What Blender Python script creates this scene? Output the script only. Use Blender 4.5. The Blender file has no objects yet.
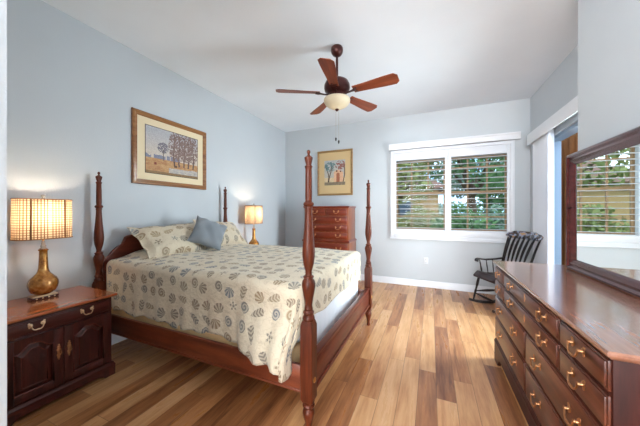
import bpy, bmesh, math, random
from mathutils import Vector, Matrix
from math import sin, cos, pi, radians, sqrt, exp

S = bpy.context.scene
C = S.collection
random.seed(7)

# ------------------------------------------------------------------ camera, world, lights, exposure
F_PX = 257.6
cam_d = bpy.data.cameras.new('camera'); cam = bpy.data.objects.new('camera', cam_d); C.objects.link(cam)
cam_d.sensor_width = 36; cam_d.lens = F_PX / 640 * 36; cam_d.shift_y = -2 / 640; cam_d.clip_start = 0.02
cam.location = (0, 0, 1.33); cam.rotation_euler = (radians(90), 0, radians(23.3))
S.camera = cam
S.view_settings.view_transform = 'Standard'
S.view_settings.look = 'None'
S.view_settings.gamma = 1
S.view_settings.use_curve_mapping = False
S.view_settings.exposure = 0.12


def srgb(r, g, b):
    f = lambda c: (c / 255 / 12.92) if c / 255 <= 0.04045 else ((c / 255 + 0.055) / 1.055) ** 2.4
    return (f(r), f(g), f(b), 1)


w = bpy.data.worlds.new('sky'); S.world = w; w.use_nodes = True
wn = w.node_tree.nodes; wl = w.node_tree.links
bg = wn['Background']; bg.inputs[1].default_value = 3.2
tc = wn.new('ShaderNodeTexCoord'); no = wn.new('ShaderNodeTexNoise'); no.inputs['Scale'].default_value = 3.5
no.inputs['Detail'].default_value = 5
cr = wn.new('ShaderNodeValToRGB')
cr.color_ramp.elements[0].position = 0.42; cr.color_ramp.elements[0].color = srgb(140, 190, 240)
cr.color_ramp.elements[1].position = 0.6; cr.color_ramp.elements[1].color = srgb(245, 250, 255)
wl.new(tc.outputs['Generated'], no.inputs['Vector']); wl.new(no.outputs[0], cr.inputs[0]); wl.new(cr.outputs[0], bg.inputs[0])


def light(name, kind, loc, rot, energy, color, size=None, size_y=None):
    d = bpy.data.lights.new(name, kind); o = bpy.data.objects.new(name, d); C.objects.link(o)
    o.location = loc; o.rotation_euler = rot; d.energy = energy; d.color = color
    if kind == 'AREA':
        d.shape = 'RECTANGLE'; d.size = size; d.size_y = size_y
    elif kind == 'SUN':
        d.angle = radians(2)
    else:
        d.shadow_soft_size = size or 0.04
    return o


light('sun', 'SUN', (0, 0, 8), (radians(38), radians(-30), 0), 1.6, (1, 0.95, 0.86))
# added fill lights unseen behind the camera: a far panel and a ceiling up-light
light('vestibule_fill', 'AREA', (-0.28, -7.0, 1.7), (radians(94), 0, 0), 520, (0.94, 0.97, 1.0), 2.6, 2.6)
light('vestibule_uplight_fill', 'AREA', (-1.0, -1.5, 1.9), (radians(158), 0, 0), 165, (0.95, 0.98, 1.0), 0.6, 0.6)  # added up-light to brighten the ceiling, no fixture stands here
# added panel outside the near half of the sliding door, strengthening its daylight
light('sliding_door_fill', 'AREA', (1.66, 3.2, 1.15), (radians(90), 0, radians(90)), 85, (0.97, 0.985, 1.0), 0.85, 2.1).data.spread = radians(115)
for nm, loc, rot, sx, sy in (('window_portal', (0.255, 5.12, 1.62), (radians(-90), 0, 0), 1.9, 1.5),
                             ('sliding_door_portal', (1.58, 3.52, 1.12), (radians(90), 0, radians(90)), 1.6, 2.3)):
    p = light(nm, 'AREA', loc, rot, 1, (1, 1, 1), sx, sy); p.data.cycles.is_portal = True

# ------------------------------------------------------------------ node helper
class NT:
    def __init__(s, name):
        s.m = bpy.data.materials.new(name); s.m.use_nodes = True
        s.t = s.m.node_tree; s.n = s.t.nodes; s.b = s.n['Principled BSDF']

    def node(s, typ, **kw):
        n = s.n.new(typ)
        for k, v in kw.items():
            setattr(n, k, v)
        return n

    def put(s, sock, v):
        if isinstance(v, bpy.types.NodeSocket):
            s.t.links.new(v, sock)
        else:
            sock.default_value = v

    def math(s, op, a, b=None, c=None, clamp=False):
        n = s.node('ShaderNodeMath', operation=op, use_clamp=clamp)
        s.put(n.inputs[0], a)
        if b is not None: s.put(n.inputs[1], b)
        if c is not None: s.put(n.inputs[2], c)
        return n.outputs[0]

    def mix(s, f, a, b, mode='MIX'):
        n = s.node('ShaderNodeMix', data_type='RGBA', blend_type=mode)
        s.put(n.inputs[0], f); s.put(n.inputs[6], a); s.put(n.inputs[7], b)
        return n.outputs[2]

    def coord(s, which='Object'):
        return s.node('ShaderNodeTexCoord').outputs[which]

    def mapping(s, vec, scale=(1, 1, 1), loc=(0, 0, 0)):
        n = s.node('ShaderNodeMapping'); s.put(n.inputs[0], vec)
        n.inputs['Scale'].default_value = scale; n.inputs['Location'].default_value = loc
        return n.outputs[0]

    def noise(s, vec, scale, detail=3, rough=0.5, out=0):
        n = s.node('ShaderNodeTexNoise'); s.put(n.inputs['Vector'], vec)
        n.inputs['Scale'].default_value = scale; n.inputs['Detail'].default_value = detail
        n.inputs['Roughness'].default_value = rough
        return n.outputs[out]

    def ramp(s, f, stops):
        n = s.node('ShaderNodeValToRGB'); s.put(n.inputs[0], f)
        e = n.color_ramp.elements
        while len(e) < len(stops): e.new(0.5)
        for i, (p, c) in enumerate(stops):
            e[i].position = p; e[i].color = c
        return n.outputs[0]

    def bump(s, h, strength=0.2, dist=0.01):
        n = s.node('ShaderNodeBump'); s.put(n.inputs['Height'], h)
        n.inputs['Strength'].default_value = strength; n.inputs['Distance'].default_value = dist
        s.t.links.new(n.outputs[0], s.b.inputs['Normal'])

    def set(s, **kw):
        names = dict(color='Base Color', rough='Roughness', metal='Metallic', coat='Coat Weight', coatr='Coat Roughness',
                     spec='Specular IOR Level', trans='Transmission Weight', ior='IOR', em='Emission Color',
                     ems='Emission Strength', sheen='Sheen Weight', alpha='Alpha')
        for k, v in kw.items():
            s.put(s.b.inputs[names[k]], v)
        return s.m


def plain(name, col, rough=0.5, metal=0.0, **kw):
    t = NT(name); return t.set(color=col, rough=rough, metal=metal, **kw)


def paint(name, col, rough=0.6, scale=90, strength=0.15, var=0.03):
    t = NT(name); o = t.coord()
    n = t.noise(o, 3.0, 3)
    c2 = tuple(max(0, x * (1 - var * 2)) for x in col[:3]) + (1,)
    t.set(color=t.mix(n, col, c2), rough=rough)
    t.bump(t.noise(o, scale, 3), strength, 0.004)
    return t.m


def wood(name, c_dark, c_mid, c_light, axis='Y', rough=0.28, coat=0.35, scale=1.0, spec=0.35):
    t = NT(name); o = t.coord()
    st = {'X': (1.2, 14, 14), 'Y': (14, 1.2, 14), 'Z': (14, 14, 1.2)}[axis]
    v = t.mapping(o, tuple(a * scale for a in st))
    n = t.noise(v, 1.6, 6, 0.6)
    fine = t.noise(t.mapping(o, tuple(a * 6 * scale for a in st)), 1.5, 3)
    f = t.math('ADD', t.math('MULTIPLY', n, 0.8), t.math('MULTIPLY', fine, 0.2))
    col = t.ramp(f, [(0.3, c_dark), (0.5, c_mid), (0.72, c_light)])
    t.set(color=col, rough=rough, coat=coat, coatr=0.12, spec=spec)
    return t.m


# ------------------------------------------------------------------ materials
M = {}
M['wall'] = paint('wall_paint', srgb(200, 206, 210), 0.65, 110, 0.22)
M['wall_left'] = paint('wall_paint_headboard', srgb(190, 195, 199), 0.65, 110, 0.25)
M['ceiling'] = paint('ceiling_paint', srgb(236, 241, 246), 0.8, 60, 0.25)
M['white'] = plain('white_trim', srgb(232, 234, 238), 0.35)
M['white_shutter'] = plain('white_shutter', srgb(228, 231, 236), 0.4)
M['vane'] = plain('vane_fabric', srgb(236, 238, 242), 0.6)
M['mahog'] = wood('mahogany', srgb(62, 20, 14), srgb(104, 38, 24), srgb(134, 56, 34), 'Y')
M['mahog_z'] = wood('mahogany_upright', srgb(66, 20, 13), srgb(112, 40, 25), srgb(138, 56, 34), 'Z')
M['bed_x'] = wood('bed_wood_long', srgb(82, 36, 20), srgb(112, 52, 30), srgb(134, 68, 40), 'X', 0.34, 0.2)
M['bed_y'] = wood('bed_wood_cross', srgb(72, 28, 19), srgb(98, 42, 28), srgb(122, 56, 38), 'Y', 0.34, 0.2)
M['bed_z'] = wood('bed_wood_post', srgb(50, 20, 10), srgb(84, 36, 18), srgb(110, 52, 28), 'Z', 0.42, 0.05, 1.0, 0.22)
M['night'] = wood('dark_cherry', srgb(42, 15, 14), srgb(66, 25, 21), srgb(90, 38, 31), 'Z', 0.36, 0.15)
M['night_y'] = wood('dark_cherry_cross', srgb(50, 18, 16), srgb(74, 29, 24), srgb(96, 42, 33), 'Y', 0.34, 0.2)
M['night_bead_lit'] = wood('cherry_bead_lit', srgb(70, 32, 28), srgb(98, 50, 44), srgb(120, 66, 58), 'Y', 0.25, 0.5)  # lighter than the doors: lit edges of the moulding put into the colour
M['night_top_lit'] = wood('cherry_top_lamplit', srgb(140, 66, 36), srgb(180, 98, 56), srgb(198, 120, 74), 'Y', 0.16, 0.8)  # wood lightened to orange, the lamp's glow put into the colour
M['dr_front'] = wood('dresser_front', srgb(58, 27, 18), srgb(90, 44, 29), srgb(118, 64, 44), 'Y', 0.34, 0.2)
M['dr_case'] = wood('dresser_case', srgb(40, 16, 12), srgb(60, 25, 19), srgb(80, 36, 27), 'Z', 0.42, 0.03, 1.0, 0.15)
M['dr_top_sheen'] = wood('dresser_top_sheen', srgb(122, 78, 58), srgb(152, 104, 82), srgb(170, 122, 98), 'Y', 0.18, 1.0)  # lighter than the case, window sheen worked into the base colour
M['chest'] = wood('chest_front', srgb(84, 28, 18), srgb(120, 46, 28), srgb(146, 64, 38), 'Y', 0.3)
M['chest_side'] = wood('chest_side', srgb(96, 44, 24), srgb(134, 70, 38), srgb(156, 92, 52), 'Z', 0.35)
M['mirror_wood'] = wood('mirror_frame_wood', srgb(44, 14, 16), srgb(70, 24, 25), srgb(90, 36, 34), 'Y', 0.25)
M['brass'] = plain('brass', srgb(186, 136, 96), 0.36, 1.0)
M['pewter'] = plain('pale_brass', srgb(226, 196, 160), 0.3, 1.0)
M['gold'] = plain('gold', srgb(196, 150, 84), 0.35, 0.8)
M['acrylic'] = plain('crystal', srgb(225, 220, 210), 0.08, 0.0, trans=0.6)
M['dark_metal'] = plain('bronze', srgb(64, 26, 22), 0.3, 0.5)
M['black'] = plain('black_lacquer', srgb(26, 15, 13), 0.4, coat=0.05, spec=0.25)
M['seat_black'] = plain('seat_lacquer', srgb(44, 20, 17), 0.4, coat=0.1, spec=0.3)
M['chain'] = plain('chain_metal', srgb(180, 170, 150), 0.35, 1.0)
M['mirror'] = plain('mirror_glass', (0.86, 0.9, 0.88, 1), 0.0, 1.0)
M['sheet'] = plain('white_sheet', srgb(236, 238, 242), 0.85)
M['boxs'] = plain('cream_ticking', srgb(222, 184, 134), 0.85)
M['mat_board'] = plain('mat_board', srgb(222, 204, 170), 0.9)
M['tan_frame'] = plain('tan_window_frame', srgb(150, 120, 84), 0.5)
M['alu'] = plain('aluminium', srgb(150, 168, 184), 0.4, 0.2)
M['outlet'] = plain('outlet_plastic', srgb(222, 226, 230), 0.4)
M['slot'] = plain('dark_slot', srgb(40, 40, 44), 0.5)
M['blade'] = wood('fan_blade_wood', srgb(92, 38, 20), srgb(126, 58, 30), srgb(150, 76, 42), 'X', 0.45, 0.1)
M['stucco'] = paint('house_stucco', srgb(176, 142, 92), 0.9, 40)
M['roof_tile'] = paint('roof_tiles', srgb(120, 84, 66), 0.8, 20)
M['lawn'] = paint('lawn', srgb(74, 98, 48), 0.95, 30, 0.5, 0.2)
M['bark'] = paint('bark', srgb(110, 88, 66), 0.95, 30, 0.6, 0.2)


def glass_mat():
    t = NT('window_glass')
    n = t.n; tr = n.new('ShaderNodeBsdfTransparent'); gl = n.new('ShaderNodeBsdfGlossy'); gl.inputs['Roughness'].default_value = 0.02
    fr = n.new('ShaderNodeFresnel'); fr.inputs[0].default_value = 1.12
    tr.inputs[0].default_value = (0.94, 0.97, 0.98, 1)
    mx = n.new('ShaderNodeMixShader')
    t.t.links.new(fr.outputs[0], mx.inputs[0]); t.t.links.new(tr.outputs[0], mx.inputs[1]); t.t.links.new(gl.outputs[0], mx.inputs[2])
    t.t.links.new(mx.outputs[0], n['Material Output'].inputs[0]); return t.m


M['glass'] = glass_mat()


def floor_mat():
    t = NT('hickory_planks'); g = t.coord('Object')
    sp = t.node('ShaderNodeSeparateXYZ'); t.put(sp.inputs[0], g); x, y = sp.outputs[0], sp.outputs[1]
    W, L = 0.127, 1.25
    u = t.math('DIVIDE', t.math('ADD', x, 20.03), W); iu = t.math('FLOOR', u); fu = t.math('FRACT', u)
    wn1 = t.node('ShaderNodeTexWhiteNoise', noise_dimensions='1D'); t.put(wn1.inputs['W'], iu)
    off = t.math('MULTIPLY', wn1.outputs[0], 7.3)
    v = t.math('ADD', t.math('DIVIDE', t.math('ADD', y, 20), L), off); iv = t.math('FLOOR', v); fv = t.math('FRACT', v)
    cb = t.node('ShaderNodeCombineXYZ'); t.put(cb.inputs[0], iu); t.put(cb.inputs[1], iv)
    wn2 = t.node('ShaderNodeTexWhiteNoise', noise_dimensions='3D'); t.put(wn2.inputs['Vector'], cb.outputs[0])
    rnd = wn2.outputs[0]
    # grain, shifted per plank
    gx = t.math('MULTIPLY', x, 11.0)
    cb2 = t.node('ShaderNodeCombineXYZ'); t.put(cb2.inputs[0], gx); t.put(cb2.inputs[1], t.math('MULTIPLY', y, 1.1))
    t.put(cb2.inputs[2], t.math('MULTIPLY', rnd, 37.0))
    n1 = t.noise(cb2.outputs[0], 1.7, 6, 0.62)
    n2 = t.noise(t.mapping(cb2.outputs[0], (6, 3, 1)), 2.0, 3)
    f = t.math('ADD', t.math('MULTIPLY', rnd, 0.36), t.math('ADD', t.math('MULTIPLY', n1, 0.70), t.math('MULTIPLY', n2, 0.10)))
    col = t.ramp(f, [(0.26, srgb(226, 180, 134)), (0.46, srgb(206, 154, 104)), (0.62, srgb(176, 118, 74)), (0.84, srgb(122, 72, 42))])
    # dark mineral streaks
    wv = t.node('ShaderNodeTexNoise'); t.put(wv.inputs['Vector'], t.mapping(cb2.outputs[0], (1.1, 0.55, 1), (4, 9, 2)))
    wv.inputs['Scale'].default_value = 1.1; wv.inputs['Detail'].default_value = 2
    band = t.math('ABSOLUTE', t.math('SUBTRACT', wv.outputs[0], 0.60))
    st = t.math('SUBTRACT', 1.0, t.math('MULTIPLY', band, 70.0), clamp=True)
    st = t.math('MULTIPLY', st, t.math('GREATER_THAN', rnd, 0.45))
    col = t.mix(t.math('MULTIPLY', st, 0.6), col, srgb(92, 52, 32))
    # joints
    e1 = t.math('LESS_THAN', fu, 0.028); e2 = t.math('LESS_THAN', fv, 0.0022)
    e = t.math('MAXIMUM', e1, e2)
    col = t.mix(t.math('MULTIPLY', e, 0.6), col, srgb(96, 58, 36))
    t.set(color=col, rough=t.math('ADD', t.math('MULTIPLY', n1, 0.14), 0.22), spec=0.45)
    t.bump(t.math('SUBTRACT', t.math('MULTIPLY', n1, 0.3), e), 0.12, 0.003)
    return t.m


M['floor'] = floor_mat()


def shell_mat(name, base, cell=0.15, quilt=True):
    """cream fabric printed with scattered shells, fans and starfish; UV in metres"""
    t = NT(name); uv = t.coord('UV')
    sc = 1 / cell
    vo = t.node('ShaderNodeTexVoronoi', feature='F1', voronoi_dimensions='2D'); t.put(vo.inputs['Vector'], uv)
    vo.inputs['Scale'].default_value = sc; vo.inputs['Randomness'].default_value = 0.45
    p = t.node('ShaderNodeSeparateXYZ'); t.put(p.inputs[0], vo.outputs['Position'])
    q = t.node('ShaderNodeSeparateXYZ'); t.put(q.inputs[0], uv)
    # Position output is in the scaled space divided back by scale
    dx = t.math('MULTIPLY', t.math('SUBTRACT', q.outputs[0], p.outputs[0]), sc)
    dy = t.math('MULTIPLY', t.math('SUBTRACT', q.outputs[1], p.outputs[1]), sc)
    c = t.node('ShaderNodeSeparateColor'); t.put(c.inputs[0], vo.outputs['Color'])
    r1, r2, r3 = c.outputs[0], c.outputs[1], c.outputs[2]
    r = t.math('SQRT', t.math('ADD', t.math('MULTIPLY', dx, dx), t.math('MULTIPLY', dy, dy)))
    a0 = t.math('ADD', t.math('ARCTAN2', dy, dx), t.math('MULTIPLY', r1, 6.283))
    ca, sa = t.math('COSINE', a0), t.math('SINE', a0)
    x = t.math('MULTIPLY', r, ca); y = t.math('MULTIPLY', r, sa)
    wob = t.math('MULTIPLY', t.math('SUBTRACT', t.noise(uv, 60, 2), 0.5), 0.12)
    # scallop: radius with fluted edge, ribs fan from a hinge
    hx = t.math('ADD', x, 0.30); ha = t.math('ARCTAN2', y, hx)
    ribs = t.math('SINE', t.math('MULTIPLY', ha, 13.0))
    scr = t.math('ADD', 0.345, t.math('MULTIPLY', ribs, 0.014))
    m_sc = t.math('LESS_THAN', t.math('ADD', t.math('SQRT', t.math('ADD', t.math('MULTIPLY', t.math('MULTIPLY', x, x), 1.25), t.math('MULTIPLY', y, y))), wob), scr)
    # conch: long slim ellipse with cross bands
    m_co = t.math('LESS_THAN', t.math('ADD', t.math('SQRT', t.math('ADD', t.math('MULTIPLY', t.math('MULTIPLY', x, x), 0.75),
                  t.math('MULTIPLY', t.math('MULTIPLY', y, y), t.math('ADD', 3.6, t.math('MULTIPLY', x, 7.0))))), wob), 0.37)
    band = t.math('SINE', t.math('ADD', t.math('MULTIPLY', x, 30.0), t.math('MULTIPLY', t.math('ABSOLUTE', y), 22.0)))
    # starfish
    m_st = t.math('LESS_THAN', t.math('ADD', r, wob), t.math('ADD', 0.18, t.math('MULTIPLY', t.math('COSINE', t.math('MULTIPLY', a0, 5.0)), 0.12)))
    dots = t.math('SINE', t.math('MULTIPLY', r, 40.0))
    # spiral (nautilus)
    m_sp = t.math('LESS_THAN', t.math('ADD', t.math('SQRT', t.math('ADD', t.math('MULTIPLY', x, x), t.math('MULTIPLY', t.math('MULTIPLY', y, y), 1.5))), wob), 0.335)
    spir = t.math('SINE', t.math('ADD', t.math('MULTIPLY', r, 34.0), a0))

    def pick(lo, hi):
        return t.math('MULTIPLY', t.math('GREATER_THAN', r2, lo), t.math('LESS_THAN', r2, hi))
    k1, k2, k3, k4 = pick(-1, .3), pick(.3, .56), pick(.56, .70), pick(.70, 2)
    mask = t.math('ADD', t.math('ADD', t.math('MULTIPLY', k1, m_sc), t.math('MULTIPLY', k2, m_co)),
                  t.math('ADD', t.math('MULTIPLY', k3, m_st), t.math('MULTIPLY', k4, m_sp)))
    lines = t.math('ADD', t.math('ADD', t.math('MULTIPLY', k1, ribs), t.math('MULTIPLY', k2, band)),
                   t.math('ADD', t.math('MULTIPLY', k3, dots), t.math('MULTIPLY', k4, spir)))
    lines = t.math('GREATER_THAN', lines, 0.0)
    ink = t.ramp(r3, [(0.0, srgb(142, 116, 84)), (0.3, srgb(122, 100, 78)), (0.5, srgb(110, 108, 104)), (0.72, srgb(92, 104, 118)), (0.9, srgb(150, 126, 92))])
    f = t.math('MULTIPLY', mask, t.math('ADD', 0.36, t.math('MULTIPLY', lines, 0.48)))
    # faint trailing script-like seaweed between motifs
    nz = t.noise(uv, 16, 2); ln = t.math('SUBTRACT', 1.0, t.math('MULTIPLY', t.math('ABSOLUTE', t.math('SUBTRACT', nz, 0.5)), 45.0), clamp=True)
    f2 = t.math('MULTIPLY', t.math('MULTIPLY', ln, t.math('SUBTRACT', 1.0, mask)), 0.34)
    col = t.mix(f, base, ink)
    col = t.mix(f2, col, srgb(168, 150, 124))
    t.set(color=col, rough=0.9, sheen=0.2, spec=0.2)
    t.bump(t.math('ADD', t.noise(uv, 38, 2), t.math('MULTIPLY', t.noise(uv, 9, 2), 1.4)), 0.9 if quilt else 0.2, 0.006)
    return t.m


M['quilt'] = shell_mat('shell_print_quilt', srgb(218, 205, 180), 0.120)
M['sham'] = shell_mat('shell_print_sham', srgb(208, 194, 170), 0.14)


def cushion_mat():
    t = NT('slate_cushion'); uv = t.coord('UV')
    n = t.noise(t.mapping(uv, (60, 260, 1)), 2, 2)
    t.set(color=t.mix(n, srgb(112, 118, 124), srgb(136, 141, 147)), rough=0.9, sheen=0.3)
    t.bump(n, 0.3, 0.002); return t.m


M['slate'] = cushion_mat()


def shade_mat():
    t = NT('woven_lamp_shade'); uv = t.coord('UV')
    s = t.node('ShaderNodeSeparateXYZ'); t.put(s.inputs[0], uv)
    a = t.math('GREATER_THAN', t.math('FRACT', t.math('MULTIPLY', s.outputs[0], 56.0)), 0.66)
    b = t.math('GREATER_THAN', t.math('FRACT', t.math('MULTIPLY', s.outputs[1], 56.0)), 0.70)
    f = t.math('MAXIMUM', t.math('MULTIPLY', a, 0.95), t.math('MULTIPLY', b, 0.8))
    col = t.mix(f, srgb(228, 206, 172), srgb(124, 80, 44))
    t.set(color=col, rough=0.9)
    tr = t.n.new('ShaderNodeBsdfTranslucent'); t.put(tr.inputs[0], col)
    mx = t.n.new('ShaderNodeMixShader'); mx.inputs[0].default_value = 0.36
    t.t.links.new(t.b.outputs[0], mx.inputs[1]); t.t.links.new(tr.outputs[0], mx.inputs[2])
    t.t.links.new(mx.outputs[0], t.n['Material Output'].inputs[0]); return t.m


M['shade'] = shade_mat()


def bowl_mat():
    t = NT('alabaster_bowl'); o = t.coord()
    col = t.mix(t.noise(o, 9, 4), srgb(232, 222, 196), srgb(206, 190, 158))
    t.set(color=col, rough=0.35)
    tr = t.n.new('ShaderNodeBsdfTranslucent'); t.put(tr.inputs[0], col)
    mx = t.n.new('ShaderNodeMixShader'); mx.inputs[0].default_value = 0.3
    t.t.links.new(t.b.outputs[0], mx.inputs[1]); t.t.links.new(tr.outputs[0], mx.inputs[2])
    t.t.links.new(mx.outputs[0], t.n['Material Output'].inputs[0]); return t.m


M['bowl'] = bowl_mat()


def gold_bottle_mat():
    t = NT('amber_gold_glaze'); o = t.coord()
    n = t.noise(o, 26, 5, 0.65)
    col = t.ramp(n, [(0.3, srgb(120, 70, 26)), (0.5, srgb(186, 124, 52)), (0.7, srgb(222, 176, 100))])
    t.set(color=col, rough=0.22, metal=0.55, coat=0.6); return t.m


M['glaze'] = gold_bottle_mat()


def crest_mat():
    t = NT('stencilled_crest'); o = t.coord()
    n = t.noise(o, 20, 4, 0.6)
    col = t.ramp(n, [(0.40, srgb(30, 22, 20)), (0.48, srgb(84, 56, 38)), (0.54, srgb(130, 150, 180)), (0.64, srgb(176, 132, 76))])
    t.set(color=col, rough=0.25, coat=0.6); return t.m


M['crest'] = crest_mat()


def curtain_mat():
    t = NT('brown_drape'); o = t.coord()
    n = t.noise(t.mapping(o, (8, 8, 0.8)), 2, 3)
    t.set(color=t.mix(n, srgb(182, 116, 58), srgb(96, 56, 30)), rough=0.85); return t.m


M['drape'] = curtain_mat()


def leaf_mat(name, a, b):
    t = NT(name); o = t.coord()
    t.set(color=t.mix(t.noise(o, 3, 3), a, b), rough=0.7)
    return t.m


M['leaf_a'] = leaf_mat('leaves_green', srgb(88, 128, 62), srgb(48, 84, 40))
M['leaf_b'] = leaf_mat('leaves_olive', srgb(156, 158, 88), srgb(92, 104, 52))
M['leaf_c'] = leaf_mat('leaves_grey_green', srgb(128, 150, 120), srgb(70, 98, 76))


def attr_mat(name, rough=0.6):
    t = NT(name); a = t.node('ShaderNodeVertexColor', layer_name='paint')
    t.set(color=a.outputs[0], rough=rough); return t.m


# ------------------------------------------------------------------ mesh helpers
class MB:
    def __init__(s):
        s.bm = bmesh.new(); s.uv = None

    def box(s, c, d, bev=0.0, seg=2, rot=None):
        r = bmesh.ops.create_cube(s.bm, size=1.0)
        vs = r['verts']
        for v in vs: v.co = Vector((v.co.x * d[0], v.co.y * d[1], v.co.z * d[2]))
        if bev > 0:
            es = list({e for v in vs for e in v.link_edges})
            g = bmesh.ops.bevel(s.bm, geom=es, offset=bev, segments=seg, affect='EDGES', profile=0.5)
            seen = set(g['verts']) | {v for v in vs if v.is_valid}
            vs = list(seen)
        m = Matrix.Translation(c) @ (rot.to_4x4() if rot else Matrix())
        bmesh.ops.transform(s.bm, matrix=m, verts=vs)
        return s

    def b2(s, lo, hi, bev=0.0, seg=2):
        lo, hi = Vector(lo), Vector(hi)
        return s.box((lo + hi) / 2, hi - lo, bev, seg)

    def rings(s, rings, close=True, cap0=True, cap1=True):
        vv = [[s.bm.verts.new(p) for p in r] for r in rings]
        n = len(vv[0])
        for a, b in zip(vv, vv[1:]):
            for i in range(n if close else n - 1):
                j = (i + 1) % n
                s.bm.faces.new((a[i], a[j], b[j], b[i]))
        if cap0: s.bm.faces.new(vv[0][::-1])
        if cap1: s.bm.faces.new(vv[-1])
        return vv

    def lathe(s, prof, c=(0, 0, 0), n=24, ax=None, sx=1, sy=1):
        c = Vector(c); R = ax if ax is not None else Matrix.Identity(3)
        s.rings([[c + R @ Vector((r * cos(2 * pi * i / n) * sx, r * sin(2 * pi * i / n) * sy, z)) for i in range(n)]
                 for r, z in prof])
        return s

    def tube(s, pts, rad, n=8):
        pts = [Vector(p) for p in pts]
        if not hasattr(rad, '__len__'): rad = [rad] * len(pts)
        rs = []; up = Vector((0, 0, 1))
        for i, p in enumerate(pts):
            t = (pts[min(i + 1, len(pts) - 1)] - pts[max(i - 1, 0)]).normalized()
            u = t.cross(up)
            if u.length < 1e-3: u = t.cross(Vector((1, 0, 0)))
            u.normalize(); v = u.cross(t).normalized()
            rs.append([p + rad[i] * (u * cos(2 * pi * k / n) + v * sin(2 * pi * k / n)) for k in range(n)])
        s.rings(rs); return s

    def sweep(s, pts, w, h):
        """flat bar along pts; w across, h thick"""
        pts = [Vector(p) for p in pts]; up = Vector((0, 0, 1)); rs = []
        for i, p in enumerate(pts):
            t = (pts[min(i + 1, len(pts) - 1)] - pts[max(i - 1, 0)]).normalized()
            u = t.cross(up).normalized(); v = u.cross(t).normalized()
            ww = w[i] if hasattr(w, '__len__') else w
            rs.append([p + u * a * ww / 2 + v * b * h / 2 for a, b in ((-1, -1), (1, -1), (1, 1), (-1, 1))])
        s.rings(rs); return s

    def prism(s, poly, fn0, fn1):
        s.rings([[fn0(a, b) for a, b in poly], [fn1(a, b) for a, b in poly]]); return s

    def build(s, name, m, parent=None, smooth=40):
        bmesh.ops.recalc_face_normals(s.bm, faces=s.bm.faces)
        me = bpy.data.meshes.new(name); s.bm.to_mesh(me); s.bm.free()
        me.polygons.foreach_set('use_smooth', [bool(smooth)] * len(me.polygons))
        if smooth: me.set_sharp_from_angle(angle=radians(smooth))
        me.materials.append(M[m] if isinstance(m, str) else m)
        o = bpy.data.objects.new(name, me); C.objects.link(o)
        if parent: o.parent = parent
        return o


def tag(o, label, cat, group=None, kind=None):
    o['label'] = label; o['category'] = cat
    if group: o['group'] = group
    if kind: o['kind'] = kind
    return o


def thing(name, label, cat, loc, rz=0, group=None):
    o = bpy.data.objects.new(name, None); C.objects.link(o); o.location = loc; o.rotation_euler = (0, 0, rz)
    o.empty_display_size = 0.1
    return tag(o, label, cat, group)


def struct(o):
    if not o.parent: o['kind'] = 'structure'
    return o


def copy_tree(o, parent=None):
    c = o.copy(); C.objects.link(c)
    if parent: c.parent = parent
    for ch in [x for x in C.objects if x.parent == o]: copy_tree(ch, c)
    return c


# ------------------------------------------------------------------ the room
XL, XR, XJ, YB, YN, YJ, ZC = -2.92, 1.39, 1.05, 4.87, 0.25, 2.635, 3.05
WX0, WX1, WZ0, WZ1 = -0.60, 1.125, 0.99, 2.24      # window opening
DY0, DY1, DZ = 2.75, 4.30, 2.27                    # sliding door opening in right wall
T = 0.15
struct(MB().b2((XL - T, -7.35, -0.1), (XR + T, YB + T, 0)).build('floor', 'floor', smooth=0))
struct(MB().b2((XL - T, -7.35, ZC), (XR + T, YB + T, ZC + 0.1)).build('ceiling', 'ceiling', smooth=0))
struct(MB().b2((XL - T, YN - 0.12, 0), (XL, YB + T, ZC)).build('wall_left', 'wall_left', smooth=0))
m = MB()
m.b2((XL, YB, 0), (WX0, YB + T, ZC)).b2((WX1, YB, 0), (XR + T, YB + T, ZC))
m.b2((WX0, YB, 0), (WX1, YB + T, WZ0)).b2((WX0, YB, WZ1), (WX1, YB + T, ZC))
struct(m.build('wall_back', 'wall', smooth=0))
m = MB()
m.b2((XR, YJ - 0.15, 0), (XR + T, DY0, ZC)).b2((XR, DY1, 0), (XR + T, YB, ZC)).b2((XR, DY0, DZ), (XR + T, DY1, ZC))
struct(m.build('wall_right', 'wall', smooth=0))
struct(MB().b2((XJ, -7.2, 0), (XR, YJ, ZC)).build('wall_right_return', 'wall', smooth=0))
struct(MB().b2((XL - T, YN - 0.12, 0), (-0.863, YN, ZC)).build('wall_front', 'wall', smooth=0))
struct(MB().b2((-1.75, -7.2, 0), (-1.6, YN - 0.12, ZC)).build('wall_vestibule_left', 'wall', smooth=0))
struct(MB().b2((-1.75, -7.35, 0), (XR + T, -7.2, ZC)).build('wall_vestibule_end', 'wall', smooth=0))


def base(name, p0, p1, nrm):
    """baseboard from p0 to p1 (xy), nrm = direction into the room"""
    a, b, n = Vector((*p0, 0)), Vector((*p1, 0)), Vector((*nrm, 0))
    prof = [(0.001, 0), (0.016, 0), (0.016, 0.092), (0.011, 0.104), (0.008, 0.112), (0.001, 0.115)]
    m = MB(); m.rings([[q + n * d + Vector((0, 0, z + 0.001)) for d, z in prof] for q in (a, b)])
    struct(m.build(name, 'white', smooth=30))


base('baseboard_left', (XL, YN), (XL, YB), (1, 0))
base('baseboard_back', (XL + 0.017, YB), (XR - 0.017, YB), (0, -1))
base('baseboard_right', (XR, DY1 + 0.09), (XR, YB), (-1, 0))
base('baseboard_right_return', (XJ, -0.2), (XJ, YJ), (-1, 0))
base('baseboard_front', (XL + 0.017, YN), (-0.863, YN), (0, 1))

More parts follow.
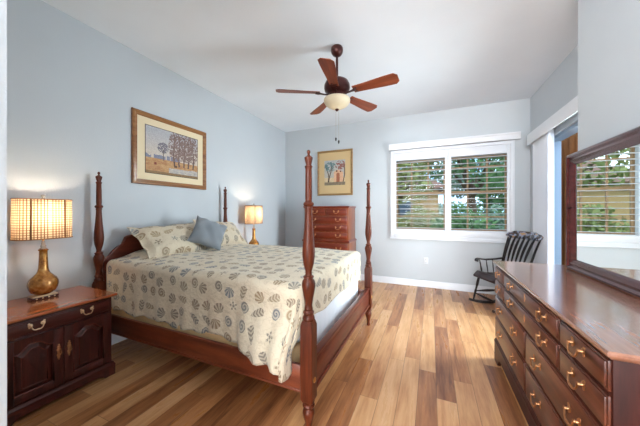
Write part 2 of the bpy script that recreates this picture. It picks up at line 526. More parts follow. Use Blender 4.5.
# ---- back window: sash windows (tan), panes
win = struct(MB().b2((WX0, YB + 0.002, WZ0), (WX1, YB + 0.09, WZ0 + 0.014)).build('window_1', 'white', smooth=0))
for x0, x1 in ((WX0, 0.235), (0.29, WX1)):
    zm = 1.64
    y0, y1 = YB + 0.095, YB + 0.135
    m = MB(); f = 0.035
    m.b2((x0, y0, WZ0), (x0 + f, y1, WZ1), 0.003).b2((x1 - f, y0, WZ0), (x1, y1, WZ1), 0.003)
    m.b2((x0 + f, y0, WZ0), (x1 - f, y1, WZ0 + f), 0.003).b2((x0 + f, y0, WZ1 - f), (x1 - f, y1, WZ1), 0.003)
    m.b2((x0 + f, y0 - 0.01, zm - 0.028), (x1 - f, y1, zm + 0.028), 0.003)
    for k in (1, 2):
        xx = x0 + (x1 - x0) * k / 3
        m.b2((xx - 0.012, y0 + 0.008, WZ0 + f), (xx + 0.012, y1 - 0.008, WZ1 - f))
    for zz in (1.235, 2.065):
        m.b2((x0 + f, y0 + 0.009, zz - 0.011), (x1 - f, y1 - 0.009, zz + 0.011))
    fr = m.build('window_sash', 'tan_frame', win)
    MB().b2((x0 + f, y0 + 0.018, WZ0 + f), (x1 - f, y0 + 0.022, WZ1 - f)).build('pane', 'glass', fr)
MB().b2((0.235, YB + 0.09, WZ0), (0.29, YB + 0.14, WZ1)).build('mullion', 'white', win)

# ---- plantation shutters (outer frame + two louvred panels) and valance
sh = thing('plantation_shutters', 'white plantation shutters with open louvres covering the back wall window', 'shutters', (0, YB, 0))
m = MB(); FX0, FX1, FZ0, FZ1 = -0.675, 1.185, 0.85, 2.42
m.b2((FX0, -0.052, FZ0), (FX0 + 0.05, -0.002, FZ1), 0.004).b2((FX1 - 0.05, -0.052, FZ0), (FX1, -0.002, FZ1), 0.004)
m.b2((FX0 + 0.05, -0.052, FZ0), (FX1 - 0.05, -0.002, FZ0 + 0.05), 0.004).b2((FX0 + 0.05, -0.052, FZ1 - 0.05), (FX1 - 0.05, -0.002, FZ1), 0.004)
m.b2((FX0 - 0.012, -0.062, FZ0 - 0.022), (FX1 + 0.012, -0.002, FZ0), 0.004)
m.build('shutter_frame', 'white_shutter', sh)
for (a, b) in ((FX0 + 0.052, 0.262), (0.266, FX1 - 0.052)):
    m = MB(); s = 0.045; zb, zt = 0.995, 2.235
    m.b2((a, -0.045, FZ0 + 0.052), (a + s, -0.015, FZ1 - 0.052), 0.003).b2((b - s, -0.045, FZ0 + 0.052), (b, -0.015, FZ1 - 0.052), 0.003)
    m.b2((a + s, -0.045, FZ0 + 0.052), (b - s, -0.015, zb), 0.003).b2((a + s, -0.045, zt), (b - s, -0.015, FZ1 - 0.052), 0.003)
    pan = m.build('shutter_panel', 'white_shutter', sh)
    m = MB(); n = 15
    for i in range(n):
        z = zb + (zt - zb) * (i + 0.5) / n
        rings = []
        for x in (a + s + 0.001, b - s - 0.001):
            r = []
            for k in range(10):
                t = 2 * pi * k / 10; yy = 0.031 * cos(t); zz = 0.0050 * sin(t); th = radians(-4)
                r.append((x, -0.030 + yy * cos(th) - zz * sin(th), z + yy * sin(th) + zz * cos(th)))
            rings.append(r)
        m.rings(rings)
    m.build('louvers', 'white_shutter', pan)
va = thing('window_valance', 'long white valance board mounted above the plantation shutters', 'valance', (0, YB, 2.43))
m = MB()
prof = [(0.002, 0), (0.085, 0), (0.088, 0.01), (0.088, 0.07), (0.098, 0.085), (0.098, 0.105), (0.002, 0.105)]
m.rings([[(x, -d, z) for d, z in prof] for x in (-0.70, 1.25)])
m.build('valance_board', 'white', va, 30)

# ---- sliding door in the right wall
dr = MB()
for y0, y1 in ((DY0, DY0 + 0.03), (DY1 - 0.03, DY1)): dr.b2((XR + 0.03, y0, 0), (XR + T, y1, DZ))
dr.b2((XR + 0.03, DY0, DZ - 0.04), (XR + T, DY1, DZ)).b2((XR + 0.03, DY0, 0.0), (XR + T, DY1, 0.02))
door = struct(dr.build('door_1', 'alu', smooth=30))
# fixed leaf on the far side, sliding leaf slid open behind it
for k, (y0, y1, xx) in enumerate(((2.79, 3.55, XR + 0.05), (2.80, 3.57, XR + 0.10))):
    m = MB(); f = 0.05
    m.b2((xx - 0.015, y0, 0.02), (xx + 0.015, y0 + f, DZ - 0.04), 0.003).b2((xx - 0.015, y1 - f, 0.02), (xx + 0.015, y1, DZ - 0.04), 0.003)
    m.b2((xx - 0.015, y0 + f, 0.02), (xx + 0.015, y1 - f, 0.1), 0.003).b2((xx - 0.015, y0 + f, DZ - 0.1), (xx + 0.015, y1 - f, DZ - 0.04), 0.003)
    l = m.build('door_leaf', 'alu', door)
    MB().b2((xx - 0.003, y0 + f, 0.1), (xx + 0.003, y1 - f, DZ - 0.1)).build('pane', 'glass', l)
vb = thing('vertical_blinds', 'white vertical blinds stacked open at far end of sliding door under white valance', 'blinds', (XR, 0, 0))
m = MB()
m.b2((-0.14, 2.66, 2.26), (-0.122, 4.52, 2.405), 0.003).b2((-0.122, 4.502, 2.26), (-0.001, 4.52, 2.405), 0.003)
m.b2((-0.122, 2.66, 2.39), (-0.001, 4.502, 2.405))
m.build('valance', 'white', vb)
m = MB(); m.b2((-0.08, 2.68, 2.331), (-0.035, 4.49, 2.37), 0.004); m.build('head_rail', 'alu', vb)
for i in range(15):
    y = 3.96 + i * 0.036; th = radians(62 + random.uniform(-5, 5)); rs = []
    for z in (0.04, 2.33):
        r = []
        for k in range(7):
            q = (k / 6 - 0.5) * 0.089; bow = 0.008 * (1 - (2 * k / 6 - 1) ** 2)
            r.append(Vector((-0.058 + q * sin(th) + bow * cos(th), y + q * cos(th) - bow * sin(th), z)))
        r += [p + Vector((0.0007 * cos(th), -0.0007 * sin(th), 0)) for p in r[::-1]]
        rs.append(r)
    m = MB(); m.rings(rs); m.build('vane', 'vane', vb, 60)

# ---- wall outlet
ot = thing('wall_outlet', 'white duplex outlet plate low on the back wall below the window', 'outlet', (-0.08, YB, 0.46))
MB().b2((-0.036, -0.007, -0.058), (0.036, -0.001, 0.058), 0.003).build('cover_plate', 'outlet', ot)
for z in (-0.024, 0.024):
    r = MB().b2((-0.016, -0.0095, z - 0.014), (0.016, -0.0055, z + 0.014), 0.003).build('receptacle', 'outlet', ot)
    MB().b2((-0.008, -0.0101, z - 0.006), (-0.005, -0.009, z + 0.006)).b2((0.005, -0.0101, z - 0.006), (0.008, -0.009, z + 0.006)).build('slots', 'slot', r)

# ------------------------------------------------------------------ furniture parts (front faces local +X)
def bail_pull(parent, x, y, z, w=0.075, mat='brass', s=1.0):
    m = MB(); R = Matrix.Rotation(radians(90), 3, 'Y')
    for sg in (-1, 1):
        yy = y + sg * w / 2
        # shaped rosette plate and post
        m.lathe([(0.0125 * s, 0), (0.014 * s, 0.001), (0.012 * s, 0.003), (0.006 * s, 0.004), (0.0045 * s, 0.011), (0.007 * s, 0.014), (0.0065 * s, 0.019), (0.002 * s, 0.021)],
                (x, yy, z), 12, R)
        m.lathe([(0.007 * s, 0), (0.007 * s, 0.0025), (0.002 * s, 0.004)], (x, yy + sg * 0.007 * s, z + 0.014 * s), 10, R)
        m.lathe([(0.006 * s, 0), (0.006 * s, 0.0025), (0.002 * s, 0.004)], (x, yy + sg * 0.004 * s, z - 0.013 * s), 10, R)
    pts = []
    n = 16
    for i in range(n + 1):
        t = i / n; a = (t - 0.5) * 2
        yy = y + w / 2 * a * (1 + 0.14 * sin(pi * abs(a)))
        zz = z - 0.034 * s * (1 - abs(a) ** 3.2) + 0.003 * s * exp(-(a / 0.2) ** 2)
        pts.append((x + 0.017 * s + 0.005 * (1 - a * a), yy, zz))
    m.tube(pts, [0.0036 * s + 0.002 * s * exp(-((i / n - .5) / 0.2) ** 2) for i in range(n + 1)], 8)
    return m.build('handle', mat, parent)


def escutcheon(parent, x, y, z, mat='brass'):
    R = Matrix.Rotation(radians(90), 3, 'Y')
    m = MB(); m.lathe([(0.011, 0), (0.010, 0.0025), (0.004, 0.003)], (x, y, z), 14, R, sx=1.5)
    m.lathe([(0.007, 0), (0.006, 0.0025), (0.002, 0.003)], (x, y, z + 0.017), 10, R)
    m.lathe([(0.006, 0), (0.005, 0.0025), (0.002, 0.003)], (x, y, z - 0.017), 10, R)
    return m.build('keyhole_plate', mat, parent)


def drawer(parent, x, y0, y1, z0, z1, mat, pulls, key=None, pw=0.075, pmat='brass', s=1.0):
    m = MB(); g = 0.005
    m.b2((x - 0.01, y0 + g, z0 + g), (x + 0.008, y1 - g, z1 - g), 0.003)
    m.b2((x + 0.004, y0 + g + 0.007, z0 + g + 0.007), (x + 0.014, y1 - g - 0.007, z1 - g - 0.007), 0.004, 2)
    d = m.build('drawer', mat, parent)
    for p in pulls: bail_pull(d, x + 0.014, p, (z0 + z1) / 2 + 0.012, pw, pmat, s)
    if key is not None: escutcheon(d, x + 0.014, key, (z0 + z1) / 2 + 0.008, pmat)
    return d


def arch_poly(y0, y1, z0, z1, rise, n=24, sh=0.14):
    """cathedral-arched outline (counter-clockwise in y,z)"""
    p = [(y0, z0), (y1, z0)]
    top = []
    for i in range(n + 1):
        t = i / n; a = abs(2 * t - 1)                      # 1 at the shoulders, 0 in the middle
        if a > 1 - sh: h = 0.0
        else:
            q = 1 - a / (1 - sh); h = rise * (0.5 - 0.5 * cos(pi * min(1, q * 1.25))) if q < 0.8 else rise
        top.append((y0 + (y1 - y0) * t, z1 - rise + h))
    return p + top[::-1]


def cab_door(parent, x, y0, y1, z0, z1, hinge_side):
    m = MB(); st = 0.052; d = 0.02
    fr = m.b2((x, y0, z0), (x + d, y0 + st, z1), 0.002).b2((x, y1 - st, z0), (x + d, y1, z1), 0.002).b2((x, y0 + st, z0), (x + d, y1 - st, z0 + st), 0.002)
    ia, ib = y0 + st, y1 - st; top = z1 - 0.045
    ap = arch_poly(ia, ib, z0 + st, top, 0.045)
    # top rail: straight above, arched below
    arch = ap[2:]
    poly = [(ib, z1), (ia, z1)] + arch[::-1]
    m.prism(poly, lambda a, b: (x + 0.001, a, b), lambda a, b: (x + d, a, b))
    m.b2((x + 0.001, ia, z0 + st), (x + 0.006, ib, z1 - 0.01))
    g = 0.008
    p0 = arch_poly(ia + g, ib - g, z0 + st + g, top - g, 0.043)
    p1 = arch_poly(ia + g + 0.024, ib - g - 0.024, z0 + st + g + 0.024, top - g - 0.024, 0.036)
    m.rings([[(x + 0.006, a, b) for a, b in p0], [(x + 0.009, a, b) for a, b in p0], [(x + 0.02, a, b) for a, b in p1]], cap0=False)
    o = m.build('door', 'night', parent, 25)
    # moulding bead round the opening
    b = MB(); out = [(x + d, a, bb) for a, bb in arch_poly(ia, ib, z0 + st, top, 0.045)]
    b.tube(out + [out[0]], 0.0045, 6)
    out = [(x + 0.0195, a, bb) for a, bb in p1]; b.tube(out + [out[0]], 0.003, 6); b.build('bead_moulding', 'night_bead_lit', o)
    # ornate plate with drop pull
    hy = y1 - 0.026 if hinge_side < 0 else y0 + 0.026
    zc = (z0 + z1) / 2 + 0.04; R = Matrix.Rotation(radians(90), 3, 'Y')
    h = MB()
    for dz, r in ((0.045, 0.006), (0.03, 0.010), (0.012, 0.012), (-0.006, 0.009), (-0.024, 0.012), (-0.042, 0.008), (-0.054, 0.004)):
        h.lathe([(r, 0), (r, 0.002), (r * 0.5, 0.005)], (x + d, hy, zc + dz), 10, R)
    h.tube([(x + d + 0.012, hy - 0.008, zc + 0.008), (x + d + 0.014, hy - 0.009, zc - 0.012), (x + d + 0.014, hy, zc - 0.024), (x + d + 0.014, hy + 0.009, zc - 0.012), (x + d + 0.012, hy + 0.008, zc + 0.008)], 0.0025, 6)
    h.build('handle', 'brass', o)
    return o


def moulded_slab(name, lo, hi, prof, mat, parent, sides=('x1', 'y0', 'y1')):
    """horizontal slab whose visible edges carry a moulding profile [(outset, z)]"""
    m = MB(); rs = []
    for o, z in prof:
        x0 = lo[0] - (o if 'x0' in sides else 0); x1 = hi[0] + (o if 'x1' in sides else 0)
        y0 = lo[1] - (o if 'y0' in sides else 0); y1 = hi[1] + (o if 'y1' in sides else 0)
        rs.append([(x0, y0, z), (x1, y0, z), (x1, y1, z), (x0, y1, z)])
    m.rings(rs); return m.build(name, mat, parent, 25)


def bracket_base(parent, D, W, h, mat, foot=0.11):
    """plinth with cut-out bracket feet"""
    m = MB()
    def cut(L):
        f = foot
        pts = [(0, 0), (f * 0.75, 0)]
        for i in range(7):
            t = i / 6; pts.append((f * 0.75 + f * 0.6 * t, h * 0.5 * sin(pi / 2 * t)))
        pts += [(L - a, b) for a, b in pts[::-1]]
        return pts + [(L, h), (0, h)]
    m.prism(cut(W), lambda a, b: (D - 0.02, a - W / 2, b), lambda a, b: (D + 0.004, a - W / 2, b))
    for sg in (-1, 1):
        m.prism(cut(D), lambda a, b: (a, sg * (W / 2 - 0.02), b), lambda a, b: (a, sg * W / 2 + sg * 0.004, b))
    return m.build('bracket_base', mat, parent, 25)


# ---- nightstand
def nightstand(label, loc):
    W, D, H = 0.64, 0.55, 0.66
    t = thing('nightstand', label, 'nightstand', loc, 0, 'bedside nightstands')
    m = MB(); c = D - 0.045
    m.b2((0.004, -W / 2 + 0.015, 0.075), (c, W / 2 - 0.015, 0.632), 0.002)
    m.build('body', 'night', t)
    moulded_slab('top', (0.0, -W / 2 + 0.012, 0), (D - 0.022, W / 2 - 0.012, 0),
                 [(-0.01, 0.630), (0, 0.634), (0.008, 0.640), (0.016, 0.643), (0.018, 0.652), (0.014, 0.66)], 'night_top_lit', t)
    drawer(t, c, -W / 2 + 0.03, W / 2 - 0.03, 0.525, 0.622, 'night_y', (-0.135, 0.135), None, 0.060, 'pewter', 0.9)
    cab_door(t, c, -W / 2 + 0.03, -0.002, 0.115, 0.515, -1)
    cab_door(t, c, 0.002, W / 2 - 0.03, 0.115, 0.515, 1)
    moulded_slab('base_moulding', (0.0, -W / 2 + 0.012, 0), (D - 0.035, W / 2 - 0.012, 0),
                 [(0.012, 0.062), (0.014, 0.085), (0.008, 0.092), (0.004, 0.104), (-0.004, 0.108)], 'night_y', t)
    bracket_base(t, D - 0.028, W, 0.062, 'night', 0.09)
    return t


nightstand('dark cherry nightstand with two arched doors, left of the bed in the foreground', (XL + 0.018, 0.955, 0))
nightstand('nightstand at far side of the bed, holding the lamp near the back corner', (XL + 0.018, 3.50, 0))


# ---- table lamp
def table_lamp():
    t = thing('table_lamp', 'large gold bottle lamp glowing on the left foreground nightstand', 'lamp', (-2.744, 0.980, 0.661), 0, 'bedside lamps')
    pl_ = MB().box((0, 0, 0.009), (0.085, 0.150, 0.016), 0.002).build('base', plain('lamp_base_wood', srgb(70, 24, 18), 0.3), t)
    MB().box((0, 0, 0.0235), (0.080, 0.142, 0.012), 0.003).build('base_plate', 'pewter', pl_)
    for y in (-0.05, -0.017, 0.017, 0.05): MB().lathe([(0.006, 0), (0.005, 0.003), (0.001, 0.004)], (0.0424, y, 0.01), 8, Matrix.Rotation(radians(90), 3, 'Y')).build('stud', 'pewter', t)
    prof = [(0.034, 0.029), (0.045, 0.034), (0.066, 0.050), (0.080, 0.076), (0.0865, 0.104), (0.085, 0.128), (0.075, 0.152), (0.057, 0.172), (0.040, 0.192), (0.032, 0.210),
            (0.028, 0.235), (0.026, 0.275), (0.0245, 0.32), (0.024, 0.362), (0.029, 0.366), (0.029, 0.374), (0.022, 0.378)]
    MB().lathe(prof, n=36).build('bottle_body', 'glaze', t, 60)
    MB().lathe([(0.020, 0.377), (0.022, 0.381), (0.014, 0.388), (0.017, 0.40), (0.012, 0.41), (0.009, 0.44)], n=20).build('neck_fitting', 'acrylic', t)
    z0, z1 = 0.460, 0.757
    a, b = 0.108, 0.160
    def ring(r, z, n=72):
        out = []
        for i in range(n):
            q = 2 * pi * i / n; cx, sx = cos(q), sin(q); e = 2 / 2.9
            out.append(Vector((r * a * math.copysign(abs(cx) ** e, cx), r * b * math.copysign(abs(sx) ** e, sx), z)))
        return out
    # shade wall with UV in metres
    n = 72; mbm = MB(); uvl = mbm.bm.loops.layers.uv.new('UVMap')
    r0, r1 = ring(1, z0), ring(0.985, z1)
    per = [0]
    for i in range(n): per.append(per[-1] + (r0[(i + 1) % n] - r0[i]).length)
    v0 = [mbm.bm.verts.new(p) for p in r0]; v1 = [mbm.bm.verts.new(p) for p in r1]
    for i in range(n):
        j = (i + 1) % n; f = mbm.bm.faces.new((v0[i], v0[j], v1[j], v1[i]))
        for l, uvc in zip(f.loops, ((per[i], 0), (per[i + 1], 0), (per[i + 1], z1 - z0), (per[i], z1 - z0))): l[uvl].uv = uvc
    sh = mbm.build('lamp_shade', 'shade', t, 60)
    m = MB()
    for z, r in ((z0, 1.0), (z1, 0.985)):
        m.tube(ring(r * 1.004, z) + [ring(r * 1.004, z)[0]], 0.0042, 6)
    trim_m = plain('shade_trim', srgb(150, 98, 54), 0.7)
    for q in (0.16, 0.84, 1.16, 1.84):
        i = int(q / 2 * 72)
        p0 = ring(1.004, z0)[i]; p1 = ring(0.989, z1)[i]
        m.tube([p0, p1], 0.0055, 6)
    m.build('trim', trim_m, sh)
    m = MB(); m.tube([(0, 0, 0.44), (0, 0, 0.51)], 0.007, 8)
    m.tube([(0, 0.010, 0.50), (0, 0.045, 0.57), (0, 0.05, 0.65), (0, 0.0, 0.762), (0, -0.05, 0.65), (0, -0.045, 0.57), (0, -0.010, 0.50)], 0.0018, 6)
    m.tube([(-0.105, 0, 0.757), (0.105, 0, 0.757)], 0.0016, 6)
    m.build('harp', 'gold', t)
    MB().lathe([(0.010, 0.762), (0.012, 0.766), (0.009, 0.772), (0.013, 0.776), (0.013, 0.792), (0.008, 0.796), (0.001, 0.797)], n=12).build('finial', 'acrylic', t)
    bulb = plain('bulb_glass', srgb(255, 230, 190), 0.4, em=srgb(255, 214, 160), ems=9.0)
    MB().lathe([(0.012, 0.51), (0.014, 0.53), (0.026, 0.56), (0.030, 0.585), (0.022, 0.61), (0.004, 0.617)], n=16).build('bulb', bulb, t)
    return t


LAMP_W = 7.5
lamp = table_lamp()
lamp2 = copy_tree(lamp); lamp2.location = (-2.72, 3.52, 0.661)
lamp2['label'] = 'small distant bedside lamp beyond the pillows near the back corner'
for L in (lamp, lamp2):
    for dz in (0.60,):
        light('lamp_bulb_light', 'POINT', (L.location.x, L.location.y, 0.661 + dz + 0.045), (0, 0, 0), LAMP_W, (1.0, 0.82, 0.60), 0.03)

# ------------------------------------------------------------------ bed
BX0, BX1, BY0, BY1 = -2.822, -0.668, 1.38, 2.975
bed = thing('four_poster_bed', 'reddish brown wooden four poster bed with turned posts', 'bed', (0, 0, 0))


def post_mesh(name='post'):
    m = MB(); hs = 0.039
    m.lathe([(0.012, 0.0), (0.018, 0.004), (0.020, 0.018), (0.016, 0.035), (0.017, 0.05), (0.024, 0.085), (0.033, 0.115), (0.036, 0.135), (0.034, 0.15), (0.024, 0.163),
             (0.022, 0.168), (0.034, 0.172), (0.037, 0.180), (0.034, 0.188), (0.030, 0.192), (0.036, 0.205)], n=24)
    rs = []
    for k, z in ((0.72, 0.2), (1, 0.222), (1, 0.655), (0.78, 0.682)):
        rs.append([(hs * k * a, hs * k * b, z) for a, b in ((-1, -.86), (-.86, -1), (.86, -1), (1, -.86), (1, .86), (.86, 1), (-.86, 1), (-1, .86))])
    m.rings(rs)
    m.lathe([(0.030, 0.678), (0.035, 0.684), (0.037, 0.694), (0.034, 0.706), (0.028, 0.716), (0.030, 0.722), (0.033, 0.73), (0.030, 0.738), (0.024, 0.744), (0.026, 0.752), (0.023, 0.762),
             (0.022, 0.775), (0.027, 0.81), (0.035, 0.85), (0.0405, 0.882), (0.041, 0.90), (0.036, 0.918), (0.029, 0.926), (0.028, 0.932), (0.032, 0.938), (0.030, 0.945), (0.021, 0.95),
             (0.019, 0.962), (0.020, 0.974), (0.024, 0.99), (0.032, 1.02), (0.037, 1.06), (0.0375, 1.085), (0.036, 1.12), (0.031, 1.18), (0.026, 1.24), (0.022, 1.30), (0.021, 1.338),
             (0.024, 1.348), (0.022, 1.356), (0.029, 1.362), (0.032, 1.37), (0.029, 1.379), (0.022, 1.384), (0.019, 1.39), (0.021, 1.405), (0.0205, 1.50), (0.019, 1.575),
             (0.020, 1.585), (0.0235, 1.59), (0.0235, 1.596), (0.018, 1.60), (0.016, 1.606), (0.020, 1.62), (0.0245, 1.64), (0.025, 1.648), (0.018, 1.654), (0.009, 1.660),
             (0.006, 1.667), (0.010, 1.676), (0.0105, 1.684), (0.006, 1.692), (0.001, 1.694)], n=28)
    return m.build(name, 'bed_z', bed, 35)


p0 = post_mesh('post'); p0.location = (BX1, BY0, 0)
for x, y in ((BX1, BY1), (BX0, BY0), (BX0, BY1)):
    c = p0.copy(); C.objects.link(c); c.location = (x, y, 0)
for sy, yy in ((-1, BY0), (1, BY1)):
    m = MB(); yc = yy
    m.b2((BX0 + 0.039, yc - 0.012 if sy < 0 else yc - 0.014, 0.245), (BX1 - 0.039, yc + 0.014 if sy < 0 else yc + 0.012, 0.405), 0.004)
    m.b2((BX0 + 0.039, yc - 0.017, 0.245), (BX1 - 0.039, yc + 0.017, 0.262), 0.004)
    m.build('side_rail', 'bed_x', bed)
m = MB()
m.b2((BX1 - 0.014, BY0 + 0.039, 0.235), (BX1 + 0.014, BY1 - 0.039, 0.435), 0.004)
m.b2((BX1 - 0.026, BY0 + 0.039, 0.425), (BX1 + 0.022, BY1 - 0.039, 0.447), 0.006)
m.b2((BX1 + 0.010, BY0 + 0.045, 0.235), (BX1 + 0.024, BY1 - 0.045, 0.262), 0.005)
m.b2((BX1 + 0.010, BY0 + 0.07, 0.285), (BX1 + 0.019, BY1 - 0.07, 0.40), 0.004)
m.build('foot_rail', 'bed_y', bed)
R90 = Matrix.Rotation(radians(90), 3, 'Y')
for yy in (BY0, BY1):
    MB().lathe([(0.016, 0), (0.016, 0.002), (0.012, 0.005), (0.003, 0.007)], (BX1 + 0.0385, yy, 0.335), 16, R90).build('bolt_cover', 'gold', bed)
# headboard with scrolled crest
m = MB(); pts = [(BY0 + 0.035, 0.25), (BY1 - 0.035, 0.25)]
ym = (BY0 + BY1) / 2; hw = (BY1 - BY0) / 2 - 0.035; top = []
key = [(0, 1.10), (.10, 1.10), (.18, 1.09), (.26, 1.07), (.34, 1.05), (.42, 1.035), (.50, 1.03), (.58, 1.05), (.64, 1.078), (.70, 1.085), (.755, 1.07), (.78, 1.03), (.80, 1.0), (.84, .985), (.90, .95), (.95, .90), (1.0, .86)]
def kz(a):
    for (a0, z0), (a1, z1) in zip(key, key[1:]):
        if a <= a1:
            q = (a - a0) / (a1 - a0); return z0 + (z1 - z0) * q
    return key[-1][1]
N = 90
for i in range(N + 1):
    a = 1 - 2 * i / N; top.append((ym + a * hw, kz(abs(a))))
m.prism(pts + top, lambda a, b: (BX0 - 0.012, a, b), lambda a, b: (BX0 + 0.014, a, b))
hb = m.build('headboard', 'bed_y', bed, 30)
m = MB(); m.tube([(BX0 + 0.006, a, b - 0.004) for a, b in top], 0.012, 8); m.build('crest_bead', 'bed_y', hb, 60)

tag(MB().b2((BX0 + 0.03, 1.425, 0.27), (-0.79, 2.95, 0.455), 0.03, 3).build('box_spring', 'boxs'), 'cream box spring just showing between bed rail and quilt hem', 'box spring')
tag(MB().b2((BX0 + 0.03, 1.455, 0.457), (-0.775, 2.92, 0.835), 0.055, 4).build('mattress', 'sheet'), 'white sheeted mattress, its end bare at the foot rail', 'mattress')

m = MB(); n = 60; A = []; B = []
for i in range(n + 1):
    y = 1.50 + 1.37 * i / n; A.append((y, 0.003 * sin(y * 31) + 0.002 * sin(y * 67)))
rs = [[Vector((-0.769 + off * k + (0 if s_ == 0 else 0.003), y, z)) for y, off in A] for s_, z, k in ((0, 0.74, 0.2), (0, 0.5, 0.7), (0, 0.31, 1.0), (1, 0.31, 1.0), (1, 0.5, 0.7), (1, 0.74, 0.2))]
m.rings(rs, close=False, cap0=False, cap1=False)
tag(m.build('bed_sheet', 'sheet'), 'white bed sheet hanging down behind the foot rail below the quilt', 'sheet')

# quilt: top patch + skirt
def smooth(a, b, x):
    t = max(0, min(1, (x - a) / (b - a))); return t * t * (3 - 2 * t)


ZT = 0.865; QX0, QX1, QY0, QY1 = -2.77, -0.80, 1.47, 2.90


def topz(x, y):
    ex = min(1, (QX1 - x) / 0.3); ey = min(1, min(y - QY0, QY1 - y) / 0.3)
    crown = 0.012 * smooth(0, 1, max(0, ex)) * smooth(0, 1, max(0, ey))
    wr = 0.004 * sin(9 * x + 5 * y + 2 * sin(4 * y)) + 0.003 * sin(17 * y - 6 * x)
    pil = 0.045 * smooth(-2.35, -2.55, x)                 # sleeping pillows underneath
    return ZT + crown + wr + pil * smooth(0, 1, max(0, ey))


m = MB(); bm = m.bm; uvl = bm.loops.layers.uv.new('UVMap')
NX, NY = 80, 60
xs = [QX0 + (QX1 - QX0) * i / NX for i in range(NX + 1)]; ys = [QY0 + (QY1 - QY0) * j / NY for j in range(NY + 1)]
grid = [[bm.verts.new((x, y, topz(x, y))) for y in ys] for x in xs]
guv = {}


def face(vs, uvs):
    try: f = bm.faces.new(vs)
    except ValueError: return
    for l, u in zip(f.loops, uvs): l[uvl].uv = u


for i in range(NX):
    for j in range(NY):
        q = [(i, j), (i + 1, j), (i + 1, j + 1), (i, j + 1)]
        face([grid[a][b] for a, b in q], [(xs[a], ys[b]) for a, b in q])
# skirt path: near side head->foot, corner, foot side, corner, far side
path = [(grid[i][0], xs[i], QY0, 0, -1) for i in range(NX + 1)]
for k in range(1, 14):
    th = -pi / 2 + pi / 2 * k / 14; path.append((grid[NX][0], QX1, QY0, cos(th), sin(th)))
path += [(grid[NX][j], QX1, ys[j], 1, 0) for j in range(NY + 1)]
for k in range(1, 14):
    th = pi / 2 * k / 14; path.append((grid[NX][NY], QX1, QY1, cos(th), sin(th)))
path += [(grid[i][NY], xs[i], QY1, 0, 1) for i in range(NX, -1, -1)]
RR = 0.05; ND = 26
cols = []
for (v, px, py, nx, ny) in path:
    near = ny < -0.05; corner = abs(nx) > 0.02 and abs(ny) > 0.02
    t = abs(ny)
    if ny <= 0 and nx == 0:      # near side
        L = 0.472 + 0.012 * sin(px * 9.5) + 0.011 * sin(px * 23) + 0.063 * smooth(-1.25, -0.82, px)
        L = L - 0.02 * smooth(-2.2, -2.7, px)
    elif ny < 0:                 # near corner
        th = math.atan2(-ny, nx); q = th / (pi / 2)
        L = 0.30 + (0.535 - 0.30) * smooth(0, 0.7, q) + 0.035 * sin(pi * min(1, q * 1.0)) ** 2
    elif ny == 0:                # foot
        L = 0.30 + 0.010 * sin(py * 11) + 0.05 * smooth(2.5, 2.9, py) + 0.0 * py
    elif nx > 0:
        L = 0.37
    else:
        L = 0.40 + 0.015 * sin(px * 8)
    c = [v]
    for k in range(1, ND + 1):
        d = L * k / ND
        if d < RR * pi / 2: h = RR * sin(d / RR); dn = RR * (1 - cos(d / RR))
        else: h = RR; dn = RR + d - RR * pi / 2
        fr = max(0, (dn - 0.08)) / 0.4
        wave = 0.0
        if ny < 0:
            s_ = px if nx == 0 else px + 0.12 * math.atan2(nx, -ny)
            wave = (0.011 * sin(s_ * 21) + 0.010 * sin(s_ * 43 + 1)) * fr * (1 + 0.8 * smooth(-1.3, -0.85, px))
            flare = 0.105 * smooth(-1.35, -0.95, px) * smooth(0.15, 0.44, dn) if nx == 0 else 0.105 * smooth(0.15, 0.44, dn) * smooth(0, 0.5, -ny)
            X = px + nx * h; Y = py + ny * h - flare - wave
            if nx > 0:   # corner: keep clear of the post, pleat
                pl = 0.03 * sin(2 * pi * 1.6 * math.atan2(nx, -ny) / (pi / 2)) * fr * 1.5
                X = min(px + nx * h, -0.748); Y -= pl
                X -= 0.015 * smooth(0.1, 0.45, dn)
        elif nx > 0.999:
            wave = 0.006 * sin(py * 19) * fr
            X = px + h + wave - 0.004; Y = py
        else:
            wave = 0.008 * sin(px * 19) * fr
            X = px + nx * h; Y = min(py + ny * h + wave, 2.955)
        z0 = v.co.z
        c.append(bm.verts.new((X, Y, z0 - dn)))
    cols.append((c, px, py, nx, ny, L))
for A, B in zip(cols, cols[1:]):
    for k in range(ND):
        ua = lambda P, kk: (P[1] + P[3] * P[5] * kk / ND, P[2] + P[4] * P[5] * kk / ND)
        if k == 0 and A[0][0] is B[0][0]:
            face([A[0][0], A[0][1], B[0][1]], [ua(A, 0), ua(A, 1), ua(B, 1)])
        else:
            face([A[0][k], A[0][k + 1], B[0][k + 1], B[0][k]], [ua(A, k), ua(A, k + 1), ua(B, k + 1), ua(B, k)])
qo = m.build('quilt', 'quilt', None, 89)
sm = qo.modifiers.new('solid', 'SOLIDIFY'); sm.thickness = 0.007; sm.offset = 1
tag(qo, 'cream quilt printed with brown and blue seashells spread over the bed', 'quilt')


